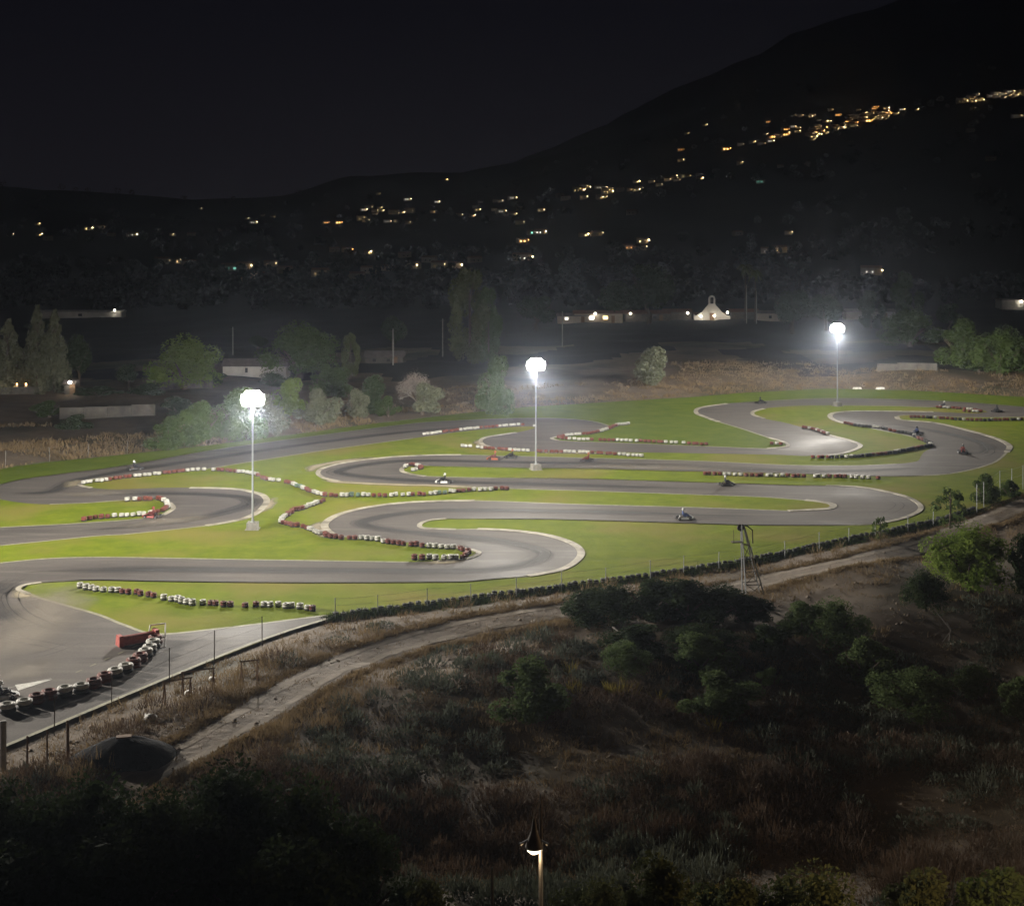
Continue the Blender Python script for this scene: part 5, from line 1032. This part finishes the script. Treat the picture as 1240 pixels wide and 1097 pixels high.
CL = [  # cluster place, points (px, py, kind)
    ('in the high mountain village', None, [(978, 138, 1082, 163, 95, 'warm lampy lampy block orange'), (970, 133, 1075, 140, 10, 'warm lampy orange')]),
    ('in the topmost lights at the right edge', None, [(1158, 112, 1238, 127, 32, 'warm lampy white block')]),
    ('along the ribbon below the high village', None, [(876, 158, 972, 182, 20, 'warm lampy orange white')]),
    ('on the dark middle right slope', None, [(735, 214, 850, 234, 16, 'warm lampy dark white')]),
    ('in the middle hamlet', None, [(690, 226, 735, 242, 12, 'warm block lampy white')]),
    ('in the lights left of the hamlet', None, [(560, 236, 690, 262, 14, 'white lampy warm dark')]),
    ('in the hillside cluster above the poplars', None, [(430, 252, 510, 272, 18, 'warm white block lampy')]),
    ('in the valley houses left of the poplars', [(432, 338, 'dark'), (447, 331, 'dark'), (388, 335, 'warm'), (500, 325, 'white'), (532, 325, 'warm'), (553, 325, 'warm'), (470, 328, 'dark'), (420, 305, 'orange'), (447, 308, 'lampy'), (405, 305, 'dark'), (520, 318, 'dark'), (575, 318, 'dark'), (490, 312, 'dark')], []),
    ('in the left valley lights', [(196, 320, 'warm'), (212, 319, 'lampy'), (230, 322, 'dark'), (275, 326, 'lampy'), (283, 328, 'green'), (297, 326, 'white'), (312, 337, 'white'), (328, 323, 'warm'), (345, 331, 'dark'), (300, 342, 'dark')], []),
    ('in the far left hill lights', [(12, 286, 'lampy'), (48, 286, 'lampy'), (58, 291, 'dark'), (46, 273, 'lampy'), (108, 279, 'warm'), (121, 277, 'white'), (135, 286, 'dark'), (160, 287, 'white'), (209, 286, 'lampy'), (232, 286, 'dark'), (243, 254, 'lampy')], []),
    ('in the small group on the left ridge', [(300, 266, 'lampy'), (306, 271, 'white'), (318, 262, 'warm'), (330, 264, 'lampy')], []),
    ('by itself on the middle slopes', [(395, 271, 'orange'), (410, 271, 'orange'), (493, 243, 'white'), (530, 246, 'white'), (540, 219, 'lampy'), (458, 236, 'lampy'), (556, 262, 'warm'), (571, 263, 'lampy'), (524, 258, 'lampy'), (630, 272, 'warm'), (645, 284, 'green'), (655, 284, 'white'), (632, 294, 'orange'), (632, 316, 'white'),
        (706, 287, 'lampy'), (722, 286, 'lampy'), (762, 302, 'orange'), (778, 295, 'warm'), (776, 303, 'lampy'), (930, 307, 'white'), (944, 306, 'warm'), (893, 285, 'dark'), (955, 284, 'lampy'), (1055, 333, 'white'), (1018, 368, 'lampy'), (765, 260, 'dark')], []),
    ('high and lonely on the mountain side', [(929, 149, 'orange'), (824, 183, 'orange'), (825, 196, 'warm'), (831, 163, 'lampy'), (853, 153, 'lampy'), (921, 222, 'green'), (896, 199, 'lampy'), (945, 203, 'dark'), (1230, 143, 'white'), (1236, 142, 'white'), (1200, 195, 'dark'), (1175, 160, 'dark'), (967, 141, 'lampy'), (770, 222, 'lampy'), (1092, 134, 'white'), (1110, 134, 'lampy')], []),
]
rr = random.Random(4); PENDING = {}
def number_left_to_right(d):
    for key, lst in d.items():
        if len(lst) < 2 or len(lst) > 26: continue
        for i, o in enumerate(sorted(lst, key=lambda o: o.location.x / o.location.y)):
            o['label'] = 'leftmost ' + key if i == 0 else ('rightmost ' + key if i == len(lst) - 1 else '%s from left, %s' % (ORD[i], key))
for place, pts_, boxes in CL:
    lst = list(pts_ or [])
    for x0, y0, x1, y1, n, kinds in boxes:
        kinds = kinds.split()
        for i in range(n):
            t = rr.random(); yy = (y1 + (y0 - y1) * t) + rr.gauss(0, 3.2) if x0 > 700 else rr.uniform(y0, y1); lst.append((x0 + (x1 - x0) * (t if x0 > 700 else rr.random()) + rr.gauss(0, 3), yy, rr.choice(kinds)))
    place0 = place if place == 'in the high mountain village' else ''
    for a, b_, kd in lst:
        g = GP(a, b_)
        if g is None or g.y < 500: continue
        if 'high' in place0: place = 'at the left end of the high village' if a < 1015 else ('amid the high village' if a < 1048 else 'at the right end of the high village')
        o = link('hillside_house', FH[kd], None, (g.x, g.y, g.z), rr.uniform(-.5, .5)); s = min(1.15, max(.7, g.y / 3000)) * rr.uniform(.7, 1.1); o.scale = (s, s, s)
        tag(o, kname[kd] + ' ' + place, 'house', kname[kd] + ' ' + place); PENDING.setdefault(kname[kd] + ' ' + place, []).append(o)

number_left_to_right(PENDING)
number_left_to_right(BIGT)
# ------------------------------------------------------------------ haze: the damp night air
hb = MB(); hb.box((0, 3100, 445), (7600, 6400, 1300)); hz = hb.mesh('haze', 'concrete'); hz.materials.clear()
hm = bpy.data.materials.new('haze'); hm.use_nodes = True; t = hm.node_tree; t.nodes.clear(); o_ = t.nodes.new('ShaderNodeOutputMaterial'); v_ = t.nodes.new('ShaderNodeVolumePrincipled')
v_.inputs['Color'].default_value = (.72, .82, 1.0, 1); v_.inputs['Density'].default_value = HAZE; v_.inputs['Anisotropy'].default_value = HAZE_G; t.links.new(v_.outputs[0], o_.inputs['Volume']); hz.materials.append(hm)
tag(link('haze', hz), kind='stuff')
